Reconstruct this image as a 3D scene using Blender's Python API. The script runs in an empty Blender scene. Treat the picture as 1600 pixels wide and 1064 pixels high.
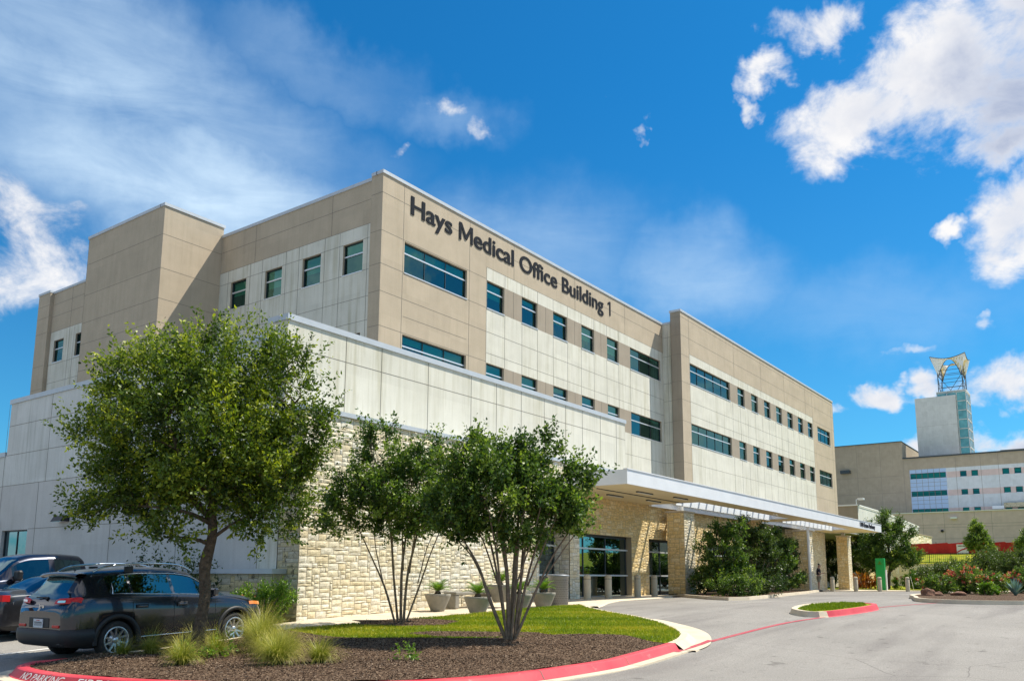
import bpy, bmesh, math, random
import numpy as np
from mathutils import Vector, Matrix
R = math.radians
scene = bpy.context.scene
C = scene.collection
# ------------------------------------------------------------------ camera
# world: +X runs along the long sunny facade, +Y away from the camera, z = 0 at eye level (1.6 m above the near road)
YAW, PITCH, ROLL = 0.63065, 0.15747, 0.0053
cy_, sy_, cp_, sp_ = math.cos(YAW), math.sin(YAW), math.cos(PITCH), math.sin(PITCH)
fw = Vector((cy_*cp_, sy_*cp_, sp_)); rt = Vector((sy_, -cy_, 0)); up = rt.cross(fw)
rt2 = math.cos(ROLL)*rt + math.sin(ROLL)*up; up2 = -math.sin(ROLL)*rt + math.cos(ROLL)*up
cam_d = bpy.data.cameras.new('camera'); cam = bpy.data.objects.new('camera', cam_d); C.objects.link(cam)
cam.matrix_world = Matrix(((rt2.x, up2.x, -fw.x, 0), (rt2.y, up2.y, -fw.y, 0), (rt2.z, up2.z, -fw.z, 0), (0, 0, 0, 1)))
cam_d.sensor_width = 36; cam_d.lens = 29.228; cam_d.shift_y = 0.101; cam_d.clip_end = 5000
scene.camera = cam
# ------------------------------------------------------------------ sun, sky, exposure
SUN = Vector((1.29, -1.0, 2.52)).normalized()
sl = bpy.data.lights.new('sun', 'SUN'); sl.energy = 5.0; sl.angle = R(0.5); sl.color = (1.0, 0.93, 0.80)
so = bpy.data.objects.new('sun', sl); C.objects.link(so); so.rotation_euler = SUN.to_track_quat('Z', 'Y').to_euler(); so.location = (0, 0, 60)
scene.view_settings.view_transform = 'Standard'; scene.view_settings.look = 'None'
scene.view_settings.exposure = 0.48; scene.view_settings.gamma = 1.0
world = bpy.data.worlds.new('World'); scene.world = world; world.use_nodes = True

class NT:
    """small node-tree helper"""
    def __init__(s, tree): s.t = tree; s.n = tree.nodes; s.l = tree.links
    def node(s, typ, **kw):
        nd = s.n.new(typ)
        for k, v in kw.items(): setattr(nd, k, v)
        return nd
    def put(s, sock, v):
        if v is None: return
        if isinstance(v, bpy.types.NodeSocket): s.l.new(v, sock)
        else:
            if hasattr(sock.default_value, '__len__') and not hasattr(v, '__len__'): v = (v,)*len(sock.default_value)
            if hasattr(sock.default_value, '__len__') and len(sock.default_value) == 4 and len(v) == 3: v = (*v, 1)
            sock.default_value = v
    def math(s, op, a, b=None, c=None, clamp=False):
        nd = s.node('ShaderNodeMath', operation=op); nd.use_clamp = clamp
        s.put(nd.inputs[0], a)
        if b is not None: s.put(nd.inputs[1], b)
        if c is not None: s.put(nd.inputs[2], c)
        return nd.outputs[0]
    def mix(s, f, a, b, mode='MIX'):
        nd = s.node('ShaderNodeMix', data_type='RGBA', blend_type=mode)
        s.put(nd.inputs[0], f); s.put(nd.inputs[6], a); s.put(nd.inputs[7], b); return nd.outputs[2]
    def mapr(s, v, a, b, c=0., d=1., smooth=False):
        nd = s.node('ShaderNodeMapRange'); nd.clamp = True
        if smooth: nd.interpolation_type = 'SMOOTHSTEP'
        s.put(nd.inputs[0], v)
        for i, q in enumerate((a, b, c, d)): s.put(nd.inputs[i+1], q)
        return nd.outputs[0]
    def noise(s, vec, scale, detail=4., rough=.5, dist=0., out=0):
        nd = s.node('ShaderNodeTexNoise'); s.put(nd.inputs['Vector'], vec)
        nd.inputs['Scale'].default_value = scale; nd.inputs['Detail'].default_value = detail
        nd.inputs['Roughness'].default_value = rough; nd.inputs['Distortion'].default_value = dist
        return nd.outputs[out]
    def mapping(s, vec, loc=(0,0,0), rot=(0,0,0), sc=(1,1,1)):
        nd = s.node('ShaderNodeMapping'); s.put(nd.inputs[0], vec)
        nd.inputs[1].default_value = loc; nd.inputs[2].default_value = rot; nd.inputs[3].default_value = sc
        return nd.outputs[0]
    def ramp(s, f, stops):
        nd = s.node('ShaderNodeValToRGB'); s.put(nd.inputs[0], f); e = nd.color_ramp.elements
        while len(e) < len(stops): e.new(.5)
        for i, (p, c) in enumerate(stops): e[i].position = p; e[i].color = (*c, 1) if len(c) == 3 else c
        return nd.outputs[0]

def build_world():
    t = NT(world.node_tree); t.n.clear()
    out = t.node('ShaderNodeOutputWorld'); bg = t.node('ShaderNodeBackground'); t.l.new(bg.outputs[0], out.inputs[0])
    sky = t.node('ShaderNodeTexSky', sky_type='NISHITA'); sky.sun_disc = False
    sky.sun_elevation = math.asin(SUN.z); sky.sun_rotation = math.atan2(SUN.x, SUN.y)
    sky.air_density = 1.0; sky.dust_density = 0.6; sky.ozone_density = 2.0
    tc = t.node('ShaderNodeTexCoord').outputs['Generated']
    sep = t.node('ShaderNodeSeparateXYZ'); t.l.new(tc, sep.inputs[0])
    x, y, z = sep.outputs
    D = 57.29578
    az = t.math('MULTIPLY', t.math('ARCTAN2', y, x), D)
    el = t.math('MULTIPLY', t.math('ARCSINE', z), D)
    cmb = t.node('ShaderNodeCombineXYZ'); t.l.new(az, cmb.inputs[0]); t.l.new(el, cmb.inputs[1]); ae = cmb.outputs[0]
    wob = t.noise(ae, .16, 5, .6, 0, 1)     # colour output as a warp field
    wv = t.node('ShaderNodeVectorMath', operation='MULTIPLY_ADD'); t.l.new(wob, wv.inputs[0]); wv.inputs[1].default_value = (9, 7, 0); t.l.new(ae, wv.inputs[2])
    aw = t.mapping(wv.outputs[0], (-4.5, -3.5, 0))
    def blob(a, e, sa, se, rot=0., k=1., src=None):
        # TEXTURE-type mapping: inverse transform, so location is the centre and scale the radii (degrees)
        m = t.node('ShaderNodeMapping', vector_type='TEXTURE'); t.l.new(src or aw, m.inputs[0])
        m.inputs[1].default_value = (a, e, 0); m.inputs[2].default_value = (0, 0, R(rot)); m.inputs[3].default_value = (sa, se, 1)
        ln = t.node('ShaderNodeVectorMath', operation='LENGTH'); t.l.new(m.outputs[0], ln.inputs[0])
        return t.mapr(ln.outputs['Value'], 1.0, 0.0, 0.0, k, True)
    def union(bl):
        r = bl[0]
        for b in bl[1:]: r = t.math('MAXIMUM', r, b)
        return r
    cum = union([blob(6.5, 29.6, 9.0, 6.0, 0, 1.1), blob(12.3, 28.5, 8.5, 3.8), blob(14.5, 34.3, 4.0, 2.4, 0, .9), blob(2.5, 27.6, 9, 6.0, 0, 1.15), blob(-1, 34, 12, 10, 0, 1.2),
        blob(18.0, 31.6, 3.2, 1.6, -15, .78), blob(20.1, 29.8, 1.5, 1.2, 0, .7), blob(3.5, 20.4, 4.2, 3.8), blob(3.0, 25.0, 6.5, 3.0), blob(7.6, 21.2, 1.6, 1.3, 0, .75),
        blob(68.0, 18.0, 8, 5.2, 0, .66), blob(71, 21.5, 6, 3, 0, .6),
        blob(12.2, 12.0, 3.2, 1.5), blob(8.8, 12.4, 2.4, 1.6), blob(4.5, 11.8, 4.5, 2.6), blob(8, 8.0, 6.5, 1.7), blob(3, 7.2, 5, 2.6),
        blob(16, 10.3, 2.4, .9, 0, .7), blob(41.0, 31.2, 2.6, 1.4, 0, .66), blob(38.6, 30.0, 1.9, 1.3, 0, .64), blob(45.5, 28.6, 1.8, .9, 0, .5), blob(28.7, 31.3, 1.2, .7, 0, .5), blob(26.4, 29.8, .8, .9, 0, .5),
        blob(5.5, 15.2, 1.5, .9, 0, .5), blob(72, 12, 3.5, 1.2, 0, .7), blob(10, 14.8, 2.0, .6, 0, .4)])
    # clouds elsewhere in the dome, seen only in reflections
    big = t.noise(t.mapping(tc, (3, 1, 0), (0, 0, 0), (1, 1, 2.0)), 2.2, 3, .5)
    away = t.math('MULTIPLY', t.mapr(big, .44, .56), t.mapr(t.math('ABSOLUTE', t.math('SUBTRACT', az, 36)), 46, 60))
    away = t.math('MULTIPLY', away, .9)
    cum = t.math('MAXIMUM', cum, away)
    fine = t.noise(t.mapping(tc, (0, 0, 0), (0, 0, 0), (1, 1, 1.35)), 13, 11, .64, .35)
    dens = t.math('ADD', cum, t.math('MULTIPLY', t.math('SUBTRACT', fine, .53), 1.9))
    dens = t.math('MULTIPLY', dens, t.mapr(cum, 0.0, .12))
    mask = t.mapr(dens, .12, .88, 0, 1, True)
    # white top, grey-blue belly
    thick = t.noise(t.mapping(tc, (.02, -.01, .055), (0, 0, 0), (1, 1, 1.3)), 6.5, 7, .55)
    core = t.mapr(dens, .45, 1.15)
    bell = blob(0.5, 27.0, 9.5, 6.5, 0, 1.0); bell2 = blob(3, 7, 9, 2.2, 0, .5)
    shade = t.math('MULTIPLY', t.mapr(t.math('ADD', thick, t.math('MULTIPLY', t.math('MAXIMUM', bell, bell2), .85)), .48, .88), core)
    ccol = t.mix(shade, (1.0, 1.0, 1.0), (.42, .50, .68)); ccol = t.mix(1.0, ccol, t.mix(t.mapr(fine, .35, .62), (.80, .85, .93), (1.06, 1.05, 1.03)), 'MULTIPLY')
    # high thin cirrus: a broad band over the left, a faint one mid-frame
    cin = t.noise(t.mapping(ae, (0, 0, 0), (0, 0, R(-14)), (.35, 1.25, 1)), .22, 8, .62, .6)
    # (direction of the streaks: falling to the right)
    cib = union([blob(60, 24.5, 24, 7.0, 12, 1.15), blob(64, 30.5, 26, 7.0, 14, .75), blob(52, 33, 14, 3, 10, .3), blob(36, 21, 15, 7, -5, .45), blob(23, 20, 10, 5, 10, .55), blob(41, 30.5, 6, 2.5, 0, .35), blob(12, 17, 14, 4, 0, .25)])
    cirr = t.math('MULTIPLY', cib, t.mapr(cin, .25, .68, .42, 1.0))
    cirr = t.math('MULTIPLY', cirr, .95)
    base = t.mix(1.0, sky.outputs[0], (.10, .85, 1.33), 'MULTIPLY')
    pale = t.mapr(el, 2, 34, 1, 0, True)
    base = t.mix(t.math('MULTIPLY', pale, .58), base, t.mix(1.0, sky.outputs[0], (.46, 1.06, 1.24), 'MULTIPLY'))
    col = t.mix(cirr, base, (6.0, 7.8, 9.6))
    csc = t.mix(1.0, ccol, (8.6, 8.6, 8.8), 'MULTIPLY')
    col = t.mix(mask, col, csc)
    t.l.new(col, bg.inputs[0]); bg.inputs[1].default_value = 0.078
build_world()

# ------------------------------------------------------------------ materials
def mat(name, col=(.5,.5,.5), rough=.7, metal=0., spec=.5, coat=0., fn=None, bump=0., bscale=60., var=0., vscale=3., noise2=0.):
    m = bpy.data.materials.new(name); m.use_nodes = True
    t = NT(m.node_tree); p = t.n['Principled BSDF']
    p.inputs['Roughness'].default_value = rough; p.inputs['Metallic'].default_value = metal
    p.inputs['Specular IOR Level'].default_value = spec; p.inputs['Coat Weight'].default_value = coat
    p.inputs['Coat Roughness'].default_value = .04
    pos = t.node('ShaderNodeNewGeometry').outputs['Position']
    c = (*col, 1)
    if fn: c = fn(t, pos, p)
    elif var:
        n1 = t.noise(pos, vscale, 6, .6)
        c = t.mix(1.0, t.mix(t.mapr(n1, .3, .7), tuple(v*(1-var) for v in col), tuple(min(1, v*(1+var)) for v in col)), (1, 1, 1), 'MULTIPLY')
    if c is not None: t.put(p.inputs['Base Color'], c)
    if bump:
        b = t.node('ShaderNodeBump'); b.inputs['Strength'].default_value = min(1, bump); b.inputs['Distance'].default_value = .02 if bump <= 1 else .05
        t.l.new(t.noise(pos, bscale, 5, .6), b.inputs['Height']); t.l.new(b.outputs[0], p.inputs['Normal'])
    return m

def panel_fn(base, stain, amt, gran=.06):
    """precast / render panels: fine grain, rain streaks running down, soft blotches"""
    def f(t, pos, p):
        st = t.noise(t.mapping(pos, (0,0,0), (0,0,0), (2.6, 2.6, .14)), 1.7, 7, .62)
        st2 = t.noise(t.mapping(pos, (7,3,0), (0,0,0), (9, 9, .35)), 1.6, 4, .6)
        bl = t.noise(pos, .28, 5, .6)
        k = t.math('MULTIPLY', t.mapr(st, .47, .68), t.mapr(bl, .35, .62, .25, 1.0))
        k = t.math('MAXIMUM', k, t.math('MULTIPLY', t.mapr(st2, .56, .74), .55))
        c = t.mix(t.math('MULTIPLY', k, amt), base, stain)
        g = t.noise(pos, 35, 3, .6)
        c = t.mix(1.0, c, t.mix(t.mapr(g, .3, .7), (1-gran,)*3, (1+gran,)*3), 'MULTIPLY')
        sn = t.node('ShaderNodeVectorMath', operation='SNAP'); t.l.new(t.mapping(pos, (-.02, .13, .25)), sn.inputs[0]); sn.inputs[1].default_value = (1.51, 1.45, 1.25)
        wn = t.node('ShaderNodeTexWhiteNoise'); wn.noise_dimensions = '3D'; t.l.new(sn.outputs[0], wn.inputs[0])
        c = t.mix(1.0, c, t.mix(wn.outputs['Value'], (.955,)*3, (1.03,)*3), 'MULTIPLY')
        g2 = t.noise(pos, 1.1, 4, .55)
        return t.mix(1.0, c, t.mix(t.mapr(g2, .3, .7), (.93, .93, .92), (1.05, 1.05, 1.05)), 'MULTIPLY')
    return f
def attr(t, name='tint'):
    a = t.node('ShaderNodeAttribute', attribute_name=name); return a.outputs['Fac']
def leaf_mat(name, dark, midc, light, trans=.45):
    m = bpy.data.materials.new(name); m.use_nodes = True; t = NT(m.node_tree); p = t.n['Principled BSDF']
    c = t.ramp(attr(t), [(0, dark), (.55, midc), (1, light)])
    t.put(p.inputs['Base Color'], c); p.inputs['Roughness'].default_value = .45; p.inputs['Specular IOR Level'].default_value = .4
    tr = t.node('ShaderNodeBsdfTranslucent'); t.put(tr.inputs[0], t.mix(1.0, c, (1.3, 1.45, .6), 'MULTIPLY'))
    mx = t.node('ShaderNodeMixShader'); mx.inputs[0].default_value = trans*.72
    t.l.new(p.outputs[0], mx.inputs[1]); t.l.new(tr.outputs[0], mx.inputs[2])
    o = [n for n in t.n if n.type == 'OUTPUT_MATERIAL'][0]; t.l.new(mx.outputs[0], o.inputs[0])
    return m
def glass_mat(name, tint, gloss=(.75, .95, 1.0), k0=.22, k1=.85, rough=.01):
    m = bpy.data.materials.new(name); m.use_nodes = True; t = NT(m.node_tree); t.n.remove(t.n['Principled BSDF'])
    o = [n for n in t.n if n.type == 'OUTPUT_MATERIAL'][0]
    tr = t.node('ShaderNodeBsdfTransparent'); tr.inputs[0].default_value = (*tint, 1)
    gl = t.node('ShaderNodeBsdfGlossy'); gl.inputs[0].default_value = (*gloss, 1); gl.inputs['Roughness'].default_value = rough
    pos = t.node('ShaderNodeNewGeometry').outputs['Position']
    b = t.node('ShaderNodeBump'); b.inputs['Strength'].default_value = .05; b.inputs['Distance'].default_value = .06
    t.l.new(t.noise(pos, .9, 2, .5), b.inputs['Height']); t.l.new(b.outputs[0], gl.inputs['Normal'])
    fr = t.node('ShaderNodeLayerWeight'); fr.inputs[0].default_value = .35
    f = t.mapr(fr.outputs['Facing'], 0, 1, k0, k1)
    mx = t.node('ShaderNodeMixShader'); t.l.new(f, mx.inputs[0]); t.l.new(tr.outputs[0], mx.inputs[1]); t.l.new(gl.outputs[0], mx.inputs[2])
    t.l.new(mx.outputs[0], o.inputs[0]); return m
def stone_fn(cols, mossy=0.):
    def f(t, pos, p):
        c = t.ramp(attr(t), [(i/(len(cols)-1), q) for i, q in enumerate(cols)])
        n = t.noise(pos, 9, 7, .68); c = t.mix(1.0, c, t.mix(t.mapr(n, .3, .7), (.70, .66, .58), (1.16, 1.15, 1.12)), 'MULTIPLY')
        n2 = t.noise(pos, 2.1, 5, .6); c = t.mix(t.mapr(n2, .52, .75, 0, .35), c, (.50, .36, .17))
        if mossy:
            n3 = t.noise(pos, 3.3, 7, .7, .5); c = t.mix(t.mapr(n3, .56, .62, 0, mossy), c, (.03, .03, .03))
        b = t.node('ShaderNodeBump'); b.inputs['Strength'].default_value = .7; b.inputs['Distance'].default_value = .02
        t.l.new(t.noise(pos, 14, 8, .66), b.inputs['Height']); t.l.new(b.outputs[0], p.inputs['Normal'])
        return c
    return f
M = {}
M['white_panel'] = mat('white_panel', rough=.85, fn=panel_fn((.665,.64,.55), (.44,.41,.29), .8))
M['white_plain'] = mat('white_plain', rough=.85, fn=panel_fn((.64,.635,.60), (.44,.44,.39), .8))
M['grey_panel'] = mat('grey_panel', rough=.85, fn=panel_fn((.56,.54,.51), (.46,.43,.40), .5))
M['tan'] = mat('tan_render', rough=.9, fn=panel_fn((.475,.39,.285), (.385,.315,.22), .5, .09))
M['tan_dark'] = mat('tan_infill_and_shade', rough=.9, fn=panel_fn((.335,.28,.215), (.27,.225,.17), .5))  # infill colour; also stands for shade on left-facing walls
M['joint'] = mat('panel_joint', (.19,.17,.14), .9)
M['coping'] = mat('metal_coping', (.50,.53,.56), .45, .1, var=.06)
M['roofing'] = mat('roofing', (.35,.34,.32), .9, var=.1)
M['soffit'] = mat('soffit', (.74,.62,.38), .7, var=.05, vscale=1.2)
M['canopy'] = mat('canopy_metal', (.72,.73,.75), .5, .0, var=.05, vscale=1.5)
M['fin'] = mat('white_fin', (.80,.84,.88), .4)
M['alu'] = mat('aluminium', (.72,.74,.76), .35, .4)
M['dark_frame'] = mat('dark_frame', (.05,.06,.065), .4, .3)
M['inside'] = mat('room_interior', (.055,.07,.065), .9)
M['blind'] = mat('blind_fabric', (.50,.70,.58), .9)
M['glass'] = glass_mat('window_glass', (.13,.44,.35), (.24,.50,.48), .12, .68)
M['glass_dark'] = glass_mat('dark_glass', (.10,.26,.23), (.6,.78,.85), .14, .85)
M['stone'] = mat('limestone', rough=.9, fn=stone_fn([(.72,.62,.43),(.79,.72,.56),(.76,.67,.48),(.82,.77,.65),(.78,.74,.65),(.82,.74,.55)]))
M['stone_bounce'] = mat('bounce_yellow_limestone', rough=.9, fn=stone_fn([(.72,.53,.24),(.80,.63,.35),(.74,.56,.27),(.82,.70,.46)]))  # limestone with the warm bounce light under the canopy put into its colour
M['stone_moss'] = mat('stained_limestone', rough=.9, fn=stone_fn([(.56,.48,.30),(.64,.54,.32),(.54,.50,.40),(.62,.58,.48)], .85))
M['mortar'] = mat('mortar', (.34,.28,.19), .95)
M['letters'] = mat('sign_letter_paint', (.022,.025,.032), .9, spec=.1)
M['concrete'] = mat('concrete', (.60,.51,.38), .9, var=.12, vscale=1.5, bump=.3, bscale=90)
M['planter'] = mat('planter_concrete', (.27,.25,.21), .9, var=.18, vscale=4, bump=.3, bscale=60)
M['bollard'] = mat('bollard_paint', (.50,.42,.29), .75, var=.08, vscale=6)
M['bin'] = mat('perforated_steel', (.23,.24,.26), .5, .5)
M['black'] = mat('black_metal', (.012,.012,.014), .5)
M['bark'] = mat('bark', (.12,.085,.055), .95, var=.5, vscale=14, bump=1.6, bscale=30)
M['bark_pale'] = mat('pale_bark', (.22,.155,.10), .8, var=.4, vscale=8, bump=.6, bscale=20)
M['leaf1'] = leaf_mat('elm_leaves', (.022,.045,.006), (.105,.165,.014), (.40,.43,.03))
M['leaf2'] = leaf_mat('myrtle_leaves', (.022,.044,.008), (.075,.14,.022), (.27,.35,.05))
M['leaf3'] = leaf_mat('shrub_leaves', (.03,.060,.010), (.08,.145,.024), (.28,.36,.06))
M['leaf_dark'] = leaf_mat('dark_shrub_leaves', (.020,.042,.010), (.050,.085,.018), (.11,.15,.035))
M['leaf_bright'] = leaf_mat('bright_leaves', (.05,.12,.012), (.13,.24,.02), (.28,.36,.04))
M['canna'] = leaf_mat('orange_foliage', (.20,.05,.012), (.42,.13,.02), (.62,.28,.05))
M['petal_red'] = leaf_mat('red_petals', (.35,.03,.03), (.55,.07,.06), (.65,.20,.12), .3)
M['petal_pink'] = leaf_mat('pink_petals', (.50,.06,.05), (.62,.14,.10), (.75,.35,.22), .3)
M['agave'] = leaf_mat('agave_leaves', (.10,.19,.17), (.17,.28,.25), (.26,.38,.33), .1)
M['straw'] = leaf_mat('feather_grass', (.10,.14,.015), (.27,.28,.04), (.60,.50,.14), .4)
M['blade'] = leaf_mat('lawn_blades', (.10,.17,.008), (.24,.30,.010), (.52,.43,.05), .4)
M['cycad'] = leaf_mat('cycad_fronds', (.05,.13,.015), (.12,.24,.02), (.26,.34,.04), .35)
M['green_sign'] = mat('green_sign_paint', (.01,.33,.07), .4)
M['white_paint'] = mat('white_paint', (.78,.78,.76), .6)
M['red_fabric'] = mat('red_fabric', (.48,.02,.015), .8, var=.25, vscale=.8)
M['boulder'] = mat('boulder', (.20,.10,.06), .95, var=.4, vscale=3, bump=.8, bscale=8)
M['paint_char'] = mat('charcoal_car_paint', (.030,.031,.040), .22, .6, coat=1.0)
M['paint_navy'] = mat('navy_car_paint', (.010,.012,.028), .25, .5, coat=1.0)
M['paint_grey'] = mat('dark_grey_car_paint', (.035,.035,.040), .28, .6, coat=1.0)
M['cladding'] = mat('black_plastic', (.018,.018,.019), .55)
M['tyre'] = mat('tyre_rubber', (.022,.021,.020), .8, bump=.3, bscale=120)
M['rim'] = mat('alloy_rim', (.62,.63,.65), .28, .85)
M['chrome'] = mat('chrome', (.75,.76,.78), .12, 1.0)
M['car_glass'] = glass_mat('car_glass', (.12,.20,.20), (.50,.72,.80), .06, .75)
M['car_inside'] = mat('car_interior', (.03,.028,.026), .8)
M['lamp_red'] = mat('tail_lamp_lens', (.55,.010,.008), .25, spec=.4)
M['lamp_clear'] = mat('clear_lens', (.7,.7,.72), .1, .5, coat=1)
M['lamp_amber'] = mat('amber_lens', (.75,.22,.02), .15, coat=1)
M['plate'] = mat('plate_paint', (.62,.64,.66), .5)
M['skin'] = mat('skin', (.42,.24,.16), .6)
M['shirt'] = mat('navy_cloth', (.012,.014,.03), .9)
M['shorts'] = mat('khaki_cloth', (.24,.21,.15), .9)
M['hair'] = mat('dark_hair', (.015,.012,.01), .7)
M['shoe'] = mat('dark_shoe', (.02,.02,.022), .7)
M['hydrant'] = mat('hydrant_red', (.55,.03,.02), .5)
M['hosp_tan'] = mat('hospital_tan', rough=.9, fn=panel_fn((.40,.33,.24), (.33,.27,.20), .6))
M['hosp_mauve'] = mat('hospital_pinkish', rough=.9, fn=panel_fn((.62,.48,.43), (.56,.44,.39), .5))
M['hosp_white'] = mat('hospital_white', rough=.85, fn=panel_fn((.60,.62,.62), (.50,.52,.50), .5))
M['hosp_blue'] = mat('hospital_spandrel', (.42,.52,.68), .3, .2, var=.05)
M['hosp_grey'] = mat('tower_concrete', rough=.9, fn=panel_fn((.66,.66,.64), (.56,.56,.54), .6))
M['hosp_glass'] = glass_mat('hospital_glass', (.06,.42,.34), (.35,.7,.7), .12, .6)
M['tower_glass'] = mat('tower_glass', (.16,.38,.36), .15, .2, coat=1, var=.35, vscale=.5)
M['sail'] = mat('white_sail', (.80,.81,.82), .6)
M['sail_in'] = mat('cream_sail_lining', (.70,.60,.34), .7)
M['hjoint'] = mat('distant_joint', (.24,.21,.17), .9)

def asphalt_fn(t, pos, p):
    n = t.noise(pos, .22, 6, .6); g = t.noise(pos, 45, 4, .7); tr = t.noise(t.mapping(pos, (0,0,0), (0,0,R(-12)), (.12, 1.0, 1)), .8, 5, .6)
    c = t.mix(t.mapr(n, .3, .7), (.225,.21,.19), (.30,.28,.255))
    c = t.mix(t.mapr(tr, .48, .68, 0, .6), c, (.165,.15,.14))
    c = t.mix(1.0, c, t.mix(t.mapr(g, .35, .65), (.70,.70,.70), (1.3,1.3,1.3)), 'MULTIPLY')
    v = t.node('ShaderNodeTexVoronoi', feature='DISTANCE_TO_EDGE'); t.put(v.inputs['Vector'], t.mix(.12, pos, t.noise(pos, .9, 5, .6, 0, 1), 'ADD')); v.inputs['Scale'].default_value = .13
    c = t.mix(t.mapr(v.outputs['Distance'], .0, .0022, .55, 0), c, (.07,.06,.055))
    sp = t.noise(pos, 2.3, 3, .5); c = t.mix(t.mapr(sp, .66, .74, 0, .55), c, (.10,.09,.08)); sp2 = t.noise(pos, 11, 2, .5); c = t.mix(t.mapr(sp2, .70, .74, 0, .6), c, (.06,.055,.05))
    b = t.node('ShaderNodeBump'); b.inputs['Strength'].default_value = .5; b.inputs['Distance'].default_value = .01
    t.l.new(t.noise(pos, 70, 4, .7), b.inputs['Height']); t.l.new(b.outputs[0], p.inputs['Normal'])
    return c
M['asphalt'] = mat('asphalt', rough=.95, fn=asphalt_fn, spec=.2)
def mulch_fn(t, pos, p):
    v = t.node('ShaderNodeTexVoronoi'); t.put(v.inputs['Vector'], t.mapping(pos, (0,0,0), (0,0,.6), (1, 1.7, 1))); v.inputs['Scale'].default_value = 34
    g = t.node('ShaderNodeSeparateColor'); t.l.new(v.outputs['Color'], g.inputs[0])
    c = t.ramp(g.outputs[0], [(0, (.022,.013,.009)), (.55, (.085,.052,.033)), (1, (.26,.18,.12))])
    b = t.node('ShaderNodeBump'); b.inputs['Strength'].default_value = 1; b.inputs['Distance'].default_value = .03
    t.l.new(t.noise(pos, 30, 6, .7), b.inputs['Height']); t.l.new(b.outputs[0], p.inputs['Normal'])
    return c
M['mulch'] = mat('bark_mulch', rough=1., fn=mulch_fn, spec=.1)
M['chip'] = mat('bark_chips', rough=1., spec=.1, fn=lambda t, pos, p: t.ramp(attr(t), [(0, (.02,.012,.008)), (.5, (.09,.055,.035)), (1, (.42,.31,.22))]))
def lawn_fn(t, pos, p):
    n = t.noise(pos, .9, 6, .65); g = t.noise(pos, 22, 5, .7)
    c = t.mix(t.mapr(n, .35, .65), (.14,.22,.010), (.38,.34,.035))
    return t.mix(1.0, c, t.mix(t.mapr(g, .3, .7), (.55,.6,.5), (1.3,1.25,1.2)), 'MULTIPLY')
M['lawn'] = mat('lawn', rough=1., fn=lawn_fn, spec=.1, bump=1., bscale=40)
M['red_kerb'] = mat('red_kerb_paint', rough=.6, fn=lambda t, pos, p: t.mix(t.mapr(t.noise(pos, 5, 7, .7), .60, .72, 0, .55), t.mix(t.mapr(t.noise(pos, .8, 5, .6), .35, .65), (.50,.030,.050), (.66,.075,.085)), (.45,.30,.26)))
M['red_line'] = mat('red_line_paint', rough=.7, fn=lambda t, pos, p: t.mix(t.mapr(t.noise(pos, 7, 7, .7), .52, .66, 0, .8), (.42,.045,.065), (.27,.24,.21)))
M['worn_white'] = mat('worn_white_paint', rough=.8, fn=lambda t, pos, p: t.mix(t.mapr(t.noise(pos, 9, 7, .7), .55, .66, 0, .8), (.66,.64,.60), (.27,.24,.21)))
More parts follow.
